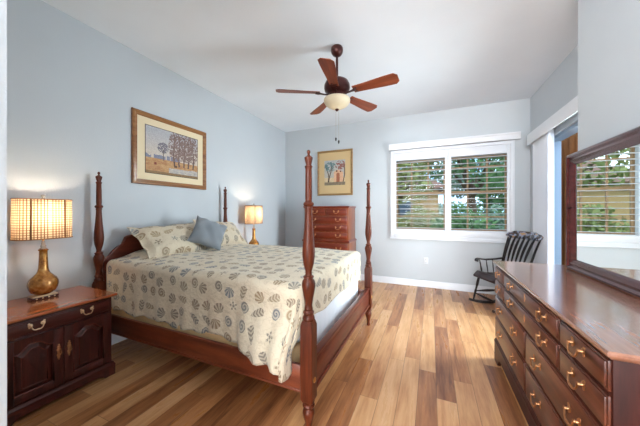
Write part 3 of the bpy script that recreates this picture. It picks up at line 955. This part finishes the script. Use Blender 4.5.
def pillow(name, label, cat, a, b, T_, mat, loc, rot, group=None, flange=0.0, pinch=0.07, sag=0.0):
    m = MB(); bm = m.bm; uvl = bm.loops.layers.uv.new('UVMap'); n = 34
    layers = []
    for sg in (1, -1):
        g = []
        for i in range(n + 1):
            row = []
            for j in range(n + 1):
                u = -1 + 2 * i / n; v = -1 + 2 * j / n
                fx, fy = 1 - flange / a, 1 - flange / b
                uu, vv = min(1, abs(u) / fx), min(1, abs(v) / fy)
                th = T_ * (max(0, 1 - uu ** 2.2) * max(0, 1 - vv ** 2.2)) ** 0.42
                x = a * u * (1 - pinch * (1 - v * v)); y = b * v * (1 - pinch * (1 - u * u))
                wr = 0.006 * sin(7 * u + 5 * v) * (1 - u * u) * (1 - v * v) + 0.008 * sin(9 * u * v + 2 * u)
                bend = -sag * u * u
                row.append(bm.verts.new((x, y, sg * (th + 0.0035) + wr + bend)))
            g.append(row)
        layers.append(g)
        for i in range(n):
            for j in range(n):
                q = [(i, j), (i + 1, j), (i + 1, j + 1), (i, j + 1)]
                if sg < 0: q = q[::-1]
                f = bm.faces.new([g[p][r] for p, r in q])
                for l, (p, r) in zip(f.loops, q): l[uvl].uv = (a * 2 * p / n + loc[1], b * 2 * r / n + loc[0] + 0.3 * sg)
    A, B = layers
    bd = [(i, 0) for i in range(n)] + [(n, j) for j in range(n)] + [(i, n) for i in range(n, 0, -1)] + [(0, j) for j in range(n, 0, -1)]
    for k in range(len(bd)):
        p, q = bd[k], bd[(k + 1) % len(bd)]
        bm.faces.new((A[q[0]][q[1]], A[p[0]][p[1]], B[p[0]][p[1]], B[q[0]][q[1]]))
    o = m.build(name, mat, None, 60); o.location = loc; o.rotation_euler = rot
    return tag(o, label, cat, group)


# local x = width (world y), local y = height, local z = outward (towards the foot)
def lean(tilt, yaw=0, roll=0):
    # columns: local x->+Y world, local y-> up leaning back, local z -> +X/up
    R = Matrix(((0, -sin(tilt), cos(tilt)), (1, 0, 0), (0, cos(tilt), sin(tilt)))).to_4x4()
    R = Matrix.Rotation(yaw, 4, 'Z') @ R @ Matrix.Rotation(roll, 4, 'Z')
    return R.to_euler()


pillow('pillow', 'seashell print pillow sham leaning on headboard, nearest the camera', 'pillow', 0.42, 0.25, 0.095, 'sham', (-2.555, 2.0, 1.015), lean(radians(50), radians(-5), radians(3)),
       'seashell pillow shams', 0.03)
pillow('pillow', 'seashell print pillow sham on the far side behind grey cushion', 'pillow', 0.36, 0.225, 0.09, 'sham', (-2.57, 2.66, 1.03), lean(radians(44), radians(4), radians(-6)),
       'seashell pillow shams', 0.03)
pillow('throw_cushion', 'slate grey square throw cushion leaning between the two seashell pillows', 'cushion', 0.182, 0.180, 0.065, 'slate', (-2.35, 2.215, 1.075), lean(radians(34), radians(-24), radians(-27)), None, 0, 0.09)

# ------------------------------------------------------------------ dresser (front faces -x): local frame rotated 180deg
D, W, H = 0.475, 1.645, 0.875
ds = thing('dresser', 'long dark mahogany dresser with brass bail pulls along the right wall', 'dresser', (1.014, 1.9375, 0), pi)
ds.scale = (1, 1, 1.010)
cx = D
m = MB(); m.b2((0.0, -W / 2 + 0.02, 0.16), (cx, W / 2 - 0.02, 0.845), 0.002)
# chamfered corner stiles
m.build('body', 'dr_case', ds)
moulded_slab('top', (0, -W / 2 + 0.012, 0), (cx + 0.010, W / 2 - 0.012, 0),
             [(-0.006, 0.842), (0, 0.846), (0.005, 0.853), (0.012, 0.856), (0.015, 0.862), (0.015, 0.868), (0.011, 0.875)], 'dr_top_sheen', ds)
moulded_slab('base_moulding', (0, -W / 2 + 0.018, 0), (cx, W / 2 - 0.018, 0),
             [(0.014, 0.150), (0.016, 0.172), (0.010, 0.18), (0.006, 0.192), (0, 0.197)], 'dr_case', ds)
bracket_base(ds, cx + 0.010, W - 0.014, 0.152, 'dr_case', 0.15)
# local y is mirrored: world y = 1.9375 - ly
def LY(y): return 1.9375 - y
E0, E1 = 2.735, 1.14
N1, N2 = 2.44, 1.49
for z0, z1 in ((0.728, 0.838), (0.597, 0.722)):
    drawer(ds, cx, LY(E0), LY(N1 + 0.004), z0, z1, 'dr_front', (LY((E0 + N1) / 2),))
    drawer(ds, cx, LY(N1 - 0.004), LY(N2 + 0.004), z0, z1, 'dr_front', (LY(2.22), LY(1.655)), LY(1.9375))
    drawer(ds, cx, LY(N2 - 0.004), LY(E1), z0, z1, 'dr_front', (LY((N2 + E1) / 2),))
for z0, z1 in ((0.405, 0.590), (0.203, 0.398)):
    drawer(ds, cx, LY(E0), LY(1.943), z0, z1, 'dr_front', (LY(2.53), LY(2.14)))
    drawer(ds, cx, LY(1.933), LY(E1), z0, z1, 'dr_front', (LY(1.735), LY(1.345)))

# mirror on the dresser
mt = thing('dresser_mirror', 'rectangular mirror in dark mahogany moulded frame standing on the dresser', 'mirror', (1.000, 1.94, 0.885), pi)
MW, MH, FW = 1.31, 0.875, 0.085
prof = [(0, 0.0), (0, 0.030), (0.010, 0.040), (0.022, 0.042), (0.034, 0.030), (0.050, 0.034), (0.066, 0.026), (0.074, 0.022), (0.085, 0.012), (0.085, 0.0)]
def frame_mesh(prof, hw, z0, z1, name, mat, parent, fx):
    m = MB(); rs = []
    for sy, sz in ((-1, 0), (1, 0), (1, 1), (-1, 1), (-1, 0)):
        rs.append([fx(sy * (hw - d), (z0 + d) if sz == 0 else (z1 - d), h) for d, h in prof])
    m.rings(rs, cap0=False, cap1=False)
    bmesh.ops.remove_doubles(m.bm, verts=m.bm.verts, dist=1e-5)
    return m.build(name, mat, parent, 30)
frame_mesh(prof, MW / 2, 0.0, MH, 'frame', 'mirror_wood', mt, lambda y, z, h: (h, y, z))
MB().b2((0.005, -MW / 2 + 0.08, 0.08), (0.012, MW / 2 - 0.08, MH - 0.08)).build('mirror_glass', 'mirror', mt, 0)
MB().b2((-0.008, -MW / 2 + 0.02, 0.02), (0.004, MW / 2 - 0.02, MH - 0.02)).build('backing_board', 'night', mt, 0)

# ------------------------------------------------------------------ chest on chest at back wall (front faces -y)
ch = thing('chest_of_drawers', 'tall reddish chest of drawers against the back wall below the small picture', 'chest', (-1.765, 4.80, 0), -pi / 2)
CW, CD = 0.90, 0.44
m = MB(); m.b2((0, -CW / 2 + 0.02, 0.80), (CD, CW / 2 - 0.02, 1.395), 0.002); m.build('upper_body', 'chest_side', ch)
m = MB(); m.b2((0, -CW / 2, 0.12), (CD + 0.03, CW / 2, 0.775), 0.002); m.build('lower_body', 'chest_side', ch)
moulded_slab('top', (0, -CW / 2 + 0.02, 0), (CD, CW / 2 - 0.02, 0), [(0, 1.38), (0.006, 1.39), (0.014, 1.398), (0.022, 1.402), (0.022, 1.412), (0.016, 1.418)], 'chest', ch)
moulded_slab('waist_moulding', (0, -CW / 2, 0), (CD + 0.03, CW / 2, 0), [(0.004, 0.765), (0.012, 0.775), (0.012, 0.79), (0, 0.798), (-0.012, 0.806), (-0.018, 0.815)], 'chest', ch)
moulded_slab('base_moulding', (0, -CW / 2, 0), (CD + 0.03, CW / 2, 0), [(0.012, 0.11), (0.014, 0.13), (0.004, 0.145)], 'chest', ch)
bracket_base(ch, CD + 0.036, CW + 0.01, 0.112, 'chest', 0.12)
for a, b in ((-0.41, -0.003), (0.003, 0.41)):
    drawer(ch, CD, a, b, 1.245, 1.375, 'chest', ((a + b) / 2,), None, 0.08, 'brass', 1.1)
for z0, z1 in ((1.10, 1.238), (0.955, 1.093), (0.822, 0.948)):
    drawer(ch, CD, -0.41, 0.41, z0, z1, 'chest', (-0.24, 0.24), None, 0.08, 'brass', 1.1)
for z0, z1 in ((0.56, 0.755), (0.36, 0.555), (0.16, 0.355)):
    drawer(ch, CD + 0.03, -0.43, 0.43, z0, z1, 'chest', (-0.26, 0.26), None, 0.08, 'brass', 1.1)


# ------------------------------------------------------------------ pictures
def painted(name, parent, w_, h_, nx, ny, colfn, fx):
    bm = bmesh.new(); cl = bm.loops.layers.color.new('paint')
    vs = [[bm.verts.new(fx(-w_ / 2 + w_ * i / nx, -h_ / 2 + h_ * j / ny)) for j in range(ny + 1)] for i in range(nx + 1)]
    for i in range(nx):
        for j in range(ny):
            f = bm.faces.new((vs[i][j], vs[i + 1][j], vs[i + 1][j + 1], vs[i][j + 1]))
            c = colfn((i + .5) / nx, (j + .5) / ny)
            col = tuple(max(0, min(1, q / 255)) for q in c) + (1,)
            for l in f.loops: l[cl] = col
    me = bpy.data.meshes.new(name); bm.to_mesh(me); bm.free()
    me.materials.append(attr_mat(name + '_print'))
    o = bpy.data.objects.new(name, me); C.objects.link(o); o.parent = parent
    return o


def hsh(a, b, k=0):
    x = sin(a * 127.1 + b * 311.7 + k * 74.7) * 43758.5453
    return x - math.floor(x)


def vnoise(x, y, k=0):
    i, j = math.floor(x), math.floor(y); fx, fy = x - i, y - j
    fx, fy = fx * fx * (3 - 2 * fx), fy * fy * (3 - 2 * fy)
    a = hsh(i, j, k) * (1 - fx) + hsh(i + 1, j, k) * fx; b = hsh(i, j + 1, k) * (1 - fx) + hsh(i + 1, j + 1, k) * fx
    return a * (1 - fy) + b * fy


def lerp(a, b, t): return tuple(x + (y - x) * t for x, y in zip(a, b))


def landscape(u, v):
    # hazy sky over an ochre field, tall bare trees on the right, water in front
    c = lerp((196, 180, 164), (170, 168, 172), smooth(0.35, 1.0, v + 0.1 * vnoise(u * 5, v * 5)))
    hor = 0.33
    if v < hor + 0.10 * (vnoise(u * 16, 1) * 0.6 + 0.4) and v > hor and u < 0.62 and vnoise(u * 40, 3) > 0.25: c = (120, 122, 140)
    if v < hor: c = lerp((164, 114, 72), (186, 146, 100), vnoise(u * 18, v * 40, 2))
    if v < 0.16 + 0.03 * vnoise(u * 9, 5) and u > 0.4: c = lerp((150, 146, 150), (196, 182, 164), vnoise(u * 30, v * 60, 4))
    if v < 0.05: c = (128, 98, 62)
    # single round tree
    d = sqrt(((u - 0.30) / 0.105) ** 2 + ((v - 0.59) / 0.12) ** 2)
    if d < 1 and vnoise(u * 60, v * 50, 6) > 0.32: c = (112, 104, 112)
    if abs(u - 0.30) < 0.007 and 0.3 < v < 0.55: c = (88, 76, 74)
    # tall grove
    for k, tx in enumerate((0.50, 0.60, 0.71, 0.80, 0.90)):
        top = 1.02 - 0.07 * hsh(k, 2)
        w = 0.010 + 0.006 * (1 - v)
        if abs(u - tx - 0.01 * sin(v * 9 + k)) < w and 0.22 < v < 0.95: c = (84, 66, 60)
        dd = sqrt(((u - tx) / 0.10) ** 2 + ((v - 0.68) / 0.34) ** 2)
        if dd < 1.05 and vnoise(u * 70, v * 55, 7 + k) > 0.36 + 0.12 * dd: c = (122, 98, 92)
    if 0.50 < u < 0.56 and v < 0.24 and v > 0.19: c = (92, 60, 40)
    if abs(u - 0.16) < 0.018 and abs(v - 0.22) < 0.025: c = (120, 50, 36)
    n = vnoise(u * 110, v * 90, 11) - 0.5
    return tuple(q + 26 * n for q in c)


def courtyard(u, v):
    c = (214, 190, 150)
    if 0.30 < v: c = lerp((196, 184, 164), (176, 178, 178), v)
    # pale building with an arched doorway
    if 0.46 < u < 0.90 and 0.10 < v < 0.50 + 0.12 * (1 - abs(u - 0.66) / 0.25): c = (222, 176, 140)
    if 0.58 < u < 0.74 and 0.12 < v < 0.50 - 0.9 * (u - 0.66) ** 2 * 10: c = (168, 100, 70)
    if sqrt((u - 0.60) ** 2 + (v - 0.56) ** 2) < 0.04 or sqrt((u - 0.78) ** 2 + (v - 0.54) ** 2) < 0.035: c = (110, 70, 52)
    # twisting trees
    for x0, a, k in ((0.12, 0.09, 0), (0.28, -0.07, 1), (0.93, -0.05, 2)):
        if abs(u - x0 - a * sin(v * 5 + k)) < 0.024 and 0.06 < v < 0.85: c = (98, 76, 60)
    d = sqrt(((u - 0.28) / 0.28) ** 2 + ((v - 0.74) / 0.20) ** 2)
    if d < 1 and vnoise(u * 22, v * 22, 3) > 0.42: c = (104, 128, 128)
    d = sqrt(((u - 0.76) / 0.24) ** 2 + ((v - 0.80) / 0.18) ** 2)
    if d < 1 and vnoise(u * 22, v * 22, 5) > 0.42: c = (146, 96, 88)
    if v < 0.12: c = lerp((150, 128, 104), (120, 110, 90), vnoise(u * 20, v * 30))
    n = vnoise(u * 60, v * 60, 9) - 0.5
    return tuple(q + 34 * n for q in c)


fprof = [(0, 0), (0, 0.020), (0.008, 0.028), (0.020, 0.030), (0.032, 0.020), (0.044, 0.022), (0.052, 0.014), (0.055, 0.010), (0.055, 0)]
M['frame_gold'] = wood('picture_frame_gold', srgb(104, 62, 34), srgb(140, 92, 54), srgb(168, 120, 74), 'Y', 0.35)
M['frame_tan'] = wood('picture_frame_tan', srgb(124, 92, 54), srgb(158, 122, 76), srgb(184, 150, 100), 'Y', 0.4)
pc = thing('framed_picture', 'wide gold framed autumn landscape print hung above the headboard', 'picture', (XL + 0.002, 2.205, 1.627))
frame_mesh(fprof, 0.488, 0, 0.801, 'frame', 'frame_gold', pc, lambda y, z, h: (h, y, z))
MB().b2((0.004, -0.44, 0.048), (0.009, 0.44, 0.753)).build('mat_board', 'mat_board', pc, 0)
MB().b2((0.009, -0.352, 0.130), (0.0098, 0.352, 0.671)).build('mat_bevel', plain('print_border', srgb(70, 58, 52), 0.8), pc, 0)
painted('landscape_print', pc, 0.69, 0.528, 150, 115, landscape, lambda a, b: (0.0104, a, 0.4005 + b))
pd = thing('framed_picture', 'upright tan framed print of a pale building and trees on back wall', 'picture', (-1.772, YB - 0.002, 1.643), -pi / 2)
frame_mesh([(d * 0.72, h) for d, h in fprof], 0.374, 0, 0.905, 'frame', 'frame_tan', pd, lambda y, z, h: (h, y, z))
MB().b2((0.004, -0.35, 0.03), (0.009, 0.35, 0.875)).build('mat_board', plain('tan_mat', srgb(212, 182, 134), 0.9), pd, 0)
painted('courtyard_print', pd, 0.44, 0.50, 84, 96, courtyard, lambda a, b: (0.0104, a, 0.455 + b))

# ------------------------------------------------------------------ ceiling fan
fx_, fy_ = -0.907, 2.558
fan = thing('ceiling_fan', 'five blade brown ceiling fan with pale glass bowl light', 'ceiling fan', (fx_, fy_, ZC))
MB().lathe([(0.056, -0.0005), (0.062, -0.010), (0.064, -0.035), (0.058, -0.062), (0.042, -0.084), (0.022, -0.096), (0.014, -0.101)], n=32).build('canopy', 'dark_metal', fan, 50)
MB().lathe([(0.0125, -0.10), (0.0125, -0.345)], n=16).build('downrod', 'dark_metal', fan)
MB().lathe([(0.014, -0.31), (0.024, -0.315), (0.028, -0.330), (0.045, -0.338), (0.085, -0.345), (0.118, -0.365), (0.134, -0.400), (0.136, -0.430), (0.128, -0.460), (0.10, -0.480),
            (0.085, -0.490), (0.085, -0.512), (0.10, -0.518), (0.10, -0.528), (0.06, -0.535)], n=40).build('motor_housing', 'dark_metal', fan, 40)
proto = None
for k in range(5):
    a = radians(-7.2 + 72 * k)
    if proto is None:
        m = MB()
        out = []
        r0, r1 = 0.185, 0.635
        for t in range(9):
            q = t / 8; out.append((r0 + (r1 - 0.03 - r0) * q, -(0.048 + 0.024 * smooth(0, 1, q))))
        out += [(r1, -0.042), (r1, 0.042)]
        for t in range(8, -1, -1):
            q = t / 8; out.append((r0 + (r1 - 0.03 - r0) * q, (0.048 + 0.024 * smooth(0, 1, q))))
        ti = radians(-13)
        m.prism(out, lambda x, y: (x, y * cos(ti), y * sin(ti) - 0.482), lambda x, y: (x, y * cos(ti), y * sin(ti) - 0.488))
        bl = m.build('blade', 'blade', fan, 30)
        m = MB()
        m.sweep([(0.085, 0, -0.500), (0.13, 0, -0.502), (0.17, 0, -0.496), (0.205, 0, -0.4925)], [0.03, 0.022, 0.03, 0.06], 0.006)
        for yy in (-0.022, 0.022): m.lathe([(0.012, -0.004), (0.012, 0.0), (0.005, 0.002)], (0.215, yy, -0.4915 + yy * sin(ti)), 10)
        ir = m.build('blade_iron', 'dark_metal', bl)
        proto = bl
    else:
        bl = proto.copy(); C.objects.link(bl); i2 = ir.copy(); C.objects.link(i2); i2.parent = bl
    bl.rotation_euler = (0, 0, a)
MB().lathe([(0.055, -0.532), (0.062, -0.538), (0.062, -0.550), (0.126, -0.554), (0.135, -0.560), (0.135, -0.566), (0.13, -0.57)], n=36).build('light_fitter', 'dark_metal', fan)
m = MB()
m.rings([[(r * cos(2 * pi * i / 40), r * sin(2 * pi * i / 40), z) for i in range(40)] for r, z in
         ((0.137, -0.545), (0.139, -0.56), (0.137, -0.575), (0.126, -0.594), (0.104, -0.616), (0.073, -0.634), (0.04, -0.645), (0.012, -0.648))], cap0=False)
m.build('glass_bowl', 'bowl', fan, 60)
MB().lathe([(0.012, -0.646), (0.020, -0.651), (0.022, -0.657), (0.014, -0.665), (0.008, -0.671), (0.002, -0.675)], n=16).build('bowl_finial', 'dark_metal', fan)
for dx, dy, L in ((0.018, 0.004, 0.27), (-0.012, 0.0, 0.24)):
    m = MB(); m.tube([(dx, dy, -0.655), (dx, dy, -0.705 - L)], 0.0013, 6)
    cc = m.build('pull_chain', 'chain', fan)
    MB().lathe([(0.003, -0.705 - L), (0.008, -0.712 - L), (0.009, -0.725 - L), (0.005, -0.742 - L), (0.001, -0.745 - L)], (dx, dy, 0), 12).build('pull_knob', 'black', cc)
light('fan_bulb_light', 'POINT', (fx_, fy_, ZC - 0.59), (0, 0, 0), 0.3, (1.0, 0.9, 0.74), 0.03)

# ------------------------------------------------------------------ rocking chair (local +X is forward)
face_dir = math.atan2(-0.46, -0.89)
rc_scale = (0.87, 1, 1)
rc = thing('rocking_chair', 'black wooden rocking chair with stencilled crest in the back right corner', 'rocking chair', (0.850, 4.165, 0), face_dir)
SZ = 0.43
rc.scale = rc_scale
m = MB(); rs = []
for i in range(15):     # rolled saddle seat, swept across y
    t = i / 14; x = -0.23 + 0.47 * t
    z = SZ + 0.035 * smooth(0.45, 0.85, t) - 0.05 * smooth(0.86, 1.0, t) + 0.03 * smooth(0.25, 0, t)
    hw = 0.235 + 0.02 * sin(pi * t)
    prof = [(-hw, z - 0.006), (-hw + 0.02, z - 0.018), (hw - 0.02, z - 0.018), (hw, z - 0.006), (hw - 0.015, z + 0.012), (hw * 0.5, z + 0.002), (0, z), (-hw * 0.5, z + 0.002), (-hw + 0.015, z + 0.012)]
    rs.append([(x, y, zz) for y, zz in prof])
m.rings(rs); m.build('seat', 'seat_black', rc, 50)
def rock_z(x): return 0.002 + 0.42 * (x + 0.03) ** 2
for sy in (-1, 1):
    y = sy * 0.225
    pts = [(-0.42 + 0.73 * i / 20, y, rock_z(-0.42 + 0.73 * i / 20) + 0.017) for i in range(21)]
    m = MB(); m.sweep(pts, 0.024, 0.034); m.build('rocker', 'black', rc, 50)
    for x0, x1 in ((0.16, 0.24), (-0.16, -0.24)):
        a = Vector((x0, sy * 0.19, SZ + (0.012 if x0 > 0 else -0.012))); b = Vector((x1, y, rock_z(x1) + 0.03)); n = 12
        m = MB(); m.tube([a.lerp(b, i / n) for i in range(n + 1)], [0.013, 0.014, 0.017, 0.019, 0.02, 0.019, 0.014, 0.013, 0.017, 0.015, 0.014, 0.013, 0.012], 12)
        m.build('leg', 'black', rc, 60)
    a = Vector((0.205, sy * 0.212, 0.19)); b = Vector((-0.205, sy * 0.212, 0.19))
    m = MB(); m.tube([a.lerp(b, i / 10) for i in range(11)], [0.008, 0.009, 0.012, 0.015, 0.017, 0.018, 0.017, 0.015, 0.012, 0.009, 0.008], 10); m.build('stretcher', 'black', rc, 60)
    # arm: scrolled at the front
    pts = [(-0.285, sy * 0.215, 0.655), (-0.15, sy * 0.24, 0.635), (0.0, sy * 0.26, 0.625), (0.07, sy * 0.268, 0.632), (0.11, sy * 0.27, 0.638), (0.15, sy * 0.27, 0.630), (0.162, sy * 0.27, 0.608)]
    m = MB(); m.sweep(pts, [0.028, 0.03, 0.036, 0.05, 0.058, 0.052, 0.045], 0.02)
    m.tube([(0.150, sy * 0.27 - 0.026, 0.612), (0.150, sy * 0.27 + 0.026, 0.612)], 0.017, 12)
    m.build('arm', 'black', rc, 50)
    for x in (0.105, -0.01, -0.12):
        a = Vector((x * 0.9, sy * 0.222, SZ + 0.01)); b = Vector((x, sy * 0.26, 0.62)); n = 8
        rr = [0.008, 0.009, 0.013, 0.014, 0.011, 0.009, 0.011, 0.009, 0.008] if x > 0.05 else [0.006, 0.006, 0.007, 0.008, 0.0085, 0.008, 0.007, 0.006, 0.006]
        m = MB(); m.tube([a.lerp(b, i / n) for i in range(n + 1)], rr, 10); m.build('arm_spindle', 'black', rc, 60)
    a = Vector((-0.20, sy * 0.20, SZ + 0.02)); c = Vector((-0.28, sy * 0.225, 0.66)); b = Vector((-0.40, sy * 0.25, 0.965))
    m = MB(); m.tube([a, a.lerp(c, .5), c, c.lerp(b, .5) + Vector((0.006, 0, 0)), b], [0.014, 0.016, 0.015, 0.013, 0.011], 12); m.build('back_post', 'black', rc, 60)
for k in range(6):
    q = (k - 2.5) / 2.5
    pts = []; ww = []
    for i in range(9):
        t = i / 8
        pts.append((-0.205 - 0.03 * t - 0.155 * t * t, q * (0.145 + 0.045 * t), SZ + 0.03 + 0.52 * t)); ww.append(0.013 + 0.022 * smooth(0.25, 0.65, t) * (1 - smooth(0.8, 1.0, t) * 0.6))
    m = MB()
    rs = []
    for (x, y, z), w_ in zip(pts, ww): rs.append([(x - 0.005, y - w_ / 2, z), (x + 0.005, y - w_ / 2, z), (x + 0.007, y, z), (x + 0.005, y + w_ / 2, z), (x - 0.005, y + w_ / 2, z)])
    m.rings(rs); m.build('back_slat', 'black', rc, 50)
for x in (0.205, -0.205):
    a = Vector((x, -0.21, 0.15)); b = Vector((x, 0.21, 0.15))
    m = MB(); m.tube([a.lerp(b, i / 8) for i in range(9)], [0.008, 0.01, 0.013, 0.016, 0.017, 0.016, 0.013, 0.01, 0.008], 10); m.build('stretcher', 'black', rc, 60)
# crest rail: curved, scrolled top
m = MB(); rs = []
for i in range(25):
    t = -1 + 2 * i / 24; y = t * 0.285; x = -0.385 - 0.035 * (1 - t * t)
    zt = 1.050 - 0.022 * smooth(0.55, 0.75, abs(t)) - 0.030 * smooth(0.86, 1.0, abs(t)); zb = 0.945 + 0.03 * smooth(0.8, 1.0, abs(t))
    rs.append([(x - 0.012, y, zb), (x + 0.010, y, zb), (x - 0.006, y, zt), (x - 0.026, y, zt)])
m.rings(rs); m.build('crest_rail', 'crest', rc, 35)

# ------------------------------------------------------------------ outdoors, seen through the shutters and door
GZ = -0.25
tag(MB().b2((-30, 5.1, GZ - 0.2), (30, 45, GZ)).build('lawn', 'lawn', smooth=0), 'green lawn outside beyond the windows', 'lawn', kind='stuff')
tag(MB().b2((XR + T + 0.02, -2, GZ + 0.01), (4.2, 6.5, -0.021)).build('patio_slab', plain('patio', srgb(190, 178, 160), 0.8), smooth=0), 'pale patio slab outside the sliding door', 'patio')


def foliage(name, label, cat, loc, blobs, nleaf, mat, size, trunk=None, group=None, seed=1):
    rnd = random.Random(seed)
    t = thing(name, label, cat, loc, 0, group)
    bm = bmesh.new()
    tot = sum(b[3] ** 2 for b in blobs)
    for (bx, by, bz, br) in blobs:
        for _ in range(int(nleaf * br ** 2 / tot)):
            d = Vector((rnd.gauss(0, 1), rnd.gauss(0, 1), rnd.gauss(0, 1))).normalized() * br * rnd.uniform(0.45, 1.05) ** 0.6
            c = Vector((bx, by, bz)) + Vector((d.x, d.y, d.z * 0.85))
            a = Vector((rnd.gauss(0, 1), rnd.gauss(0, 1), rnd.gauss(0, 1))).normalized(); b = a.orthogonal().normalized()
            s = size * rnd.uniform(0.6, 1.3)
            if c.z < s + 0.02: continue
            bm.faces.new([bm.verts.new(c + a * s), bm.verts.new(c + b * s * 0.45), bm.verts.new(c - a * s), bm.verts.new(c - b * s * 0.45)])
    me = bpy.data.meshes.new('foliage'); bm.to_mesh(me); bm.free(); me.materials.append(M[mat])
    o = bpy.data.objects.new('foliage', me); C.objects.link(o); o.parent = t
    if trunk:
        m = MB(); h, r = trunk
        m.tube([(0, 0, 0.01), (0.05, 0, h * 0.35), (-0.05, 0.04, h * 0.7), (0.02, 0, h)], [r, r * 0.8, r * 0.65, r * 0.35], 10)
        for (bx, by, bz, br) in blobs: m.tube([(0, 0, h * 0.6), (bx * 0.5, by * 0.5, (h * 0.6 + bz) / 2), (bx, by, bz)], [r * 0.45, r * 0.3, r * 0.12], 6)
        m.build('trunk', 'bark', t, 60)
    return t


def crown(z, r, n, spread, seed):
    rnd = random.Random(seed)
    return [(rnd.uniform(-spread, spread), rnd.uniform(-spread, spread), z + rnd.uniform(-0.5, 0.6) * r, r * rnd.uniform(0.55, 0.9)) for _ in range(n)]


foliage('oak_tree', 'spreading green tree outside behind the right shutter panel', 'tree', (1.6, 12.5, GZ), crown(3.9, 1.3, 7, 2.0, 3), 2600, 'leaf_a', 0.13, (3.6, 0.2), seed=3)
foliage('oak_tree', 'olive leaved tree outside behind the left shutter panel', 'tree', (-1.3, 11.0, GZ), crown(3.3, 1.2, 7, 1.3, 5), 2600, 'leaf_b', 0.12, (3.0, 0.17), seed=5)
foliage('oak_tree', 'pale grey green tree far off between the shutter panels', 'tree', (4.2, 25, GZ), crown(4.6, 1.8, 7, 2.8, 8), 2400, 'leaf_c', 0.2, (4.2, 0.25), seed=8)
for i, (x, y, mt_) in enumerate(((-1.7, 8.4, 'leaf_b'), (-0.4, 9.9, 'leaf_b'), (0.75, 8.3, 'leaf_a'), (1.95, 9.9, 'leaf_c'), (2.7, 8.2, 'leaf_a'))):
    foliage('garden_shrub', ['olive garden shrub at left edge of the window view', 'olive garden shrub outside the left shutter panel', 'dark green garden shrub just right of the window mullion',
                             'grey green garden shrub outside the right shutter panel', 'dark green garden shrub at right edge of the window view'][i],
            'shrub', (x, y, GZ), [(0, 0, 0.7, 0.75), (0.35, 0.1, 1.1, 0.55), (-0.3, 0, 1.0, 0.55), (0, 0.1, 1.45, 0.4)], 1300, mt_, 0.085, (0.9, 0.05), 'garden shrubs beyond the window', seed=20 + i)
foliage('oak_tree', 'tall dark green tree at the right end of the window view', 'tree', (4.9, 16.5, GZ), crown(3.2, 1.6, 8, 1.5, 12), 2600, 'leaf_a', 0.16, (3.0, 0.22), seed=12)
foliage('garden_hedge', 'long dark green hedge across the far lawn beyond the window', 'hedge', (1.2, 31, GZ), [(x, 0.3 * sin(x), 1.3, 1.5) for x in range(-6, 12)], 4200, 'leaf_a', 0.2, None, seed=31)
hs = thing('neighbor_house', 'tan neighbouring house with brown tiled roof outside the left window', 'house', (-3.4, 16.5, GZ))
MB().b2((-4, 0, 0.005), (3.8, 6, 2.9)).build('walls', 'stucco', hs, 0)
m = MB(); m.rings([[(-4.5, -0.5, 2.9), (4.3, -0.5, 2.9), (4.3, 6.5, 2.9), (-4.5, 6.5, 2.9)], [(-2.4, 2.9, 4.5), (2.2, 2.9, 4.5), (2.2, 3.1, 4.5), (-2.4, 3.1, 4.5)]]); m.build('roof', 'roof_tile', hs, 0)
wd = MB().b2((1.2, -0.03, 1.0), (2.4, 0.01, 2.2), 0.01).build('window', 'white', hs)
MB().b2((1.27, -0.036, 1.07), (2.33, -0.028, 2.13)).build('pane', plain('dark_pane', srgb(70, 84, 96), 0.1), wd, 0)
# drapes hanging on the patio outside the sliding door
dp = thing('patio_drapes', 'heavy orange brown drapes hanging outside the open sliding door', 'drapes', (1.86, 4.75, -0.02))
m = MB(); n = 220; front = []
for i in range(n + 1):
    t = i / n; y = -0.72 + 2.1 * t; front.append((0.075 * sin(t * 2 * pi * 15) + 0.01 * sin(t * 31), y))
rs = [[Vector((x, y, z)) for x, y in front] + [Vector((x + 0.006, y, z)) for x, y in front[::-1]] for z in (0.03, 2.4)]
m.rings(rs); m.build('drape_panel', 'drape', dp, 60)
m = MB(); m.tube([(0, -0.75, 2.43), (0, 1.45, 2.43)], 0.02, 12)
for y in (1.45,): m.b2((-0.04, y - 0.04, 0.0), (0.04, y + 0.04, 2.5))
m.build('drape_rod_frame', 'tan_frame', dp)
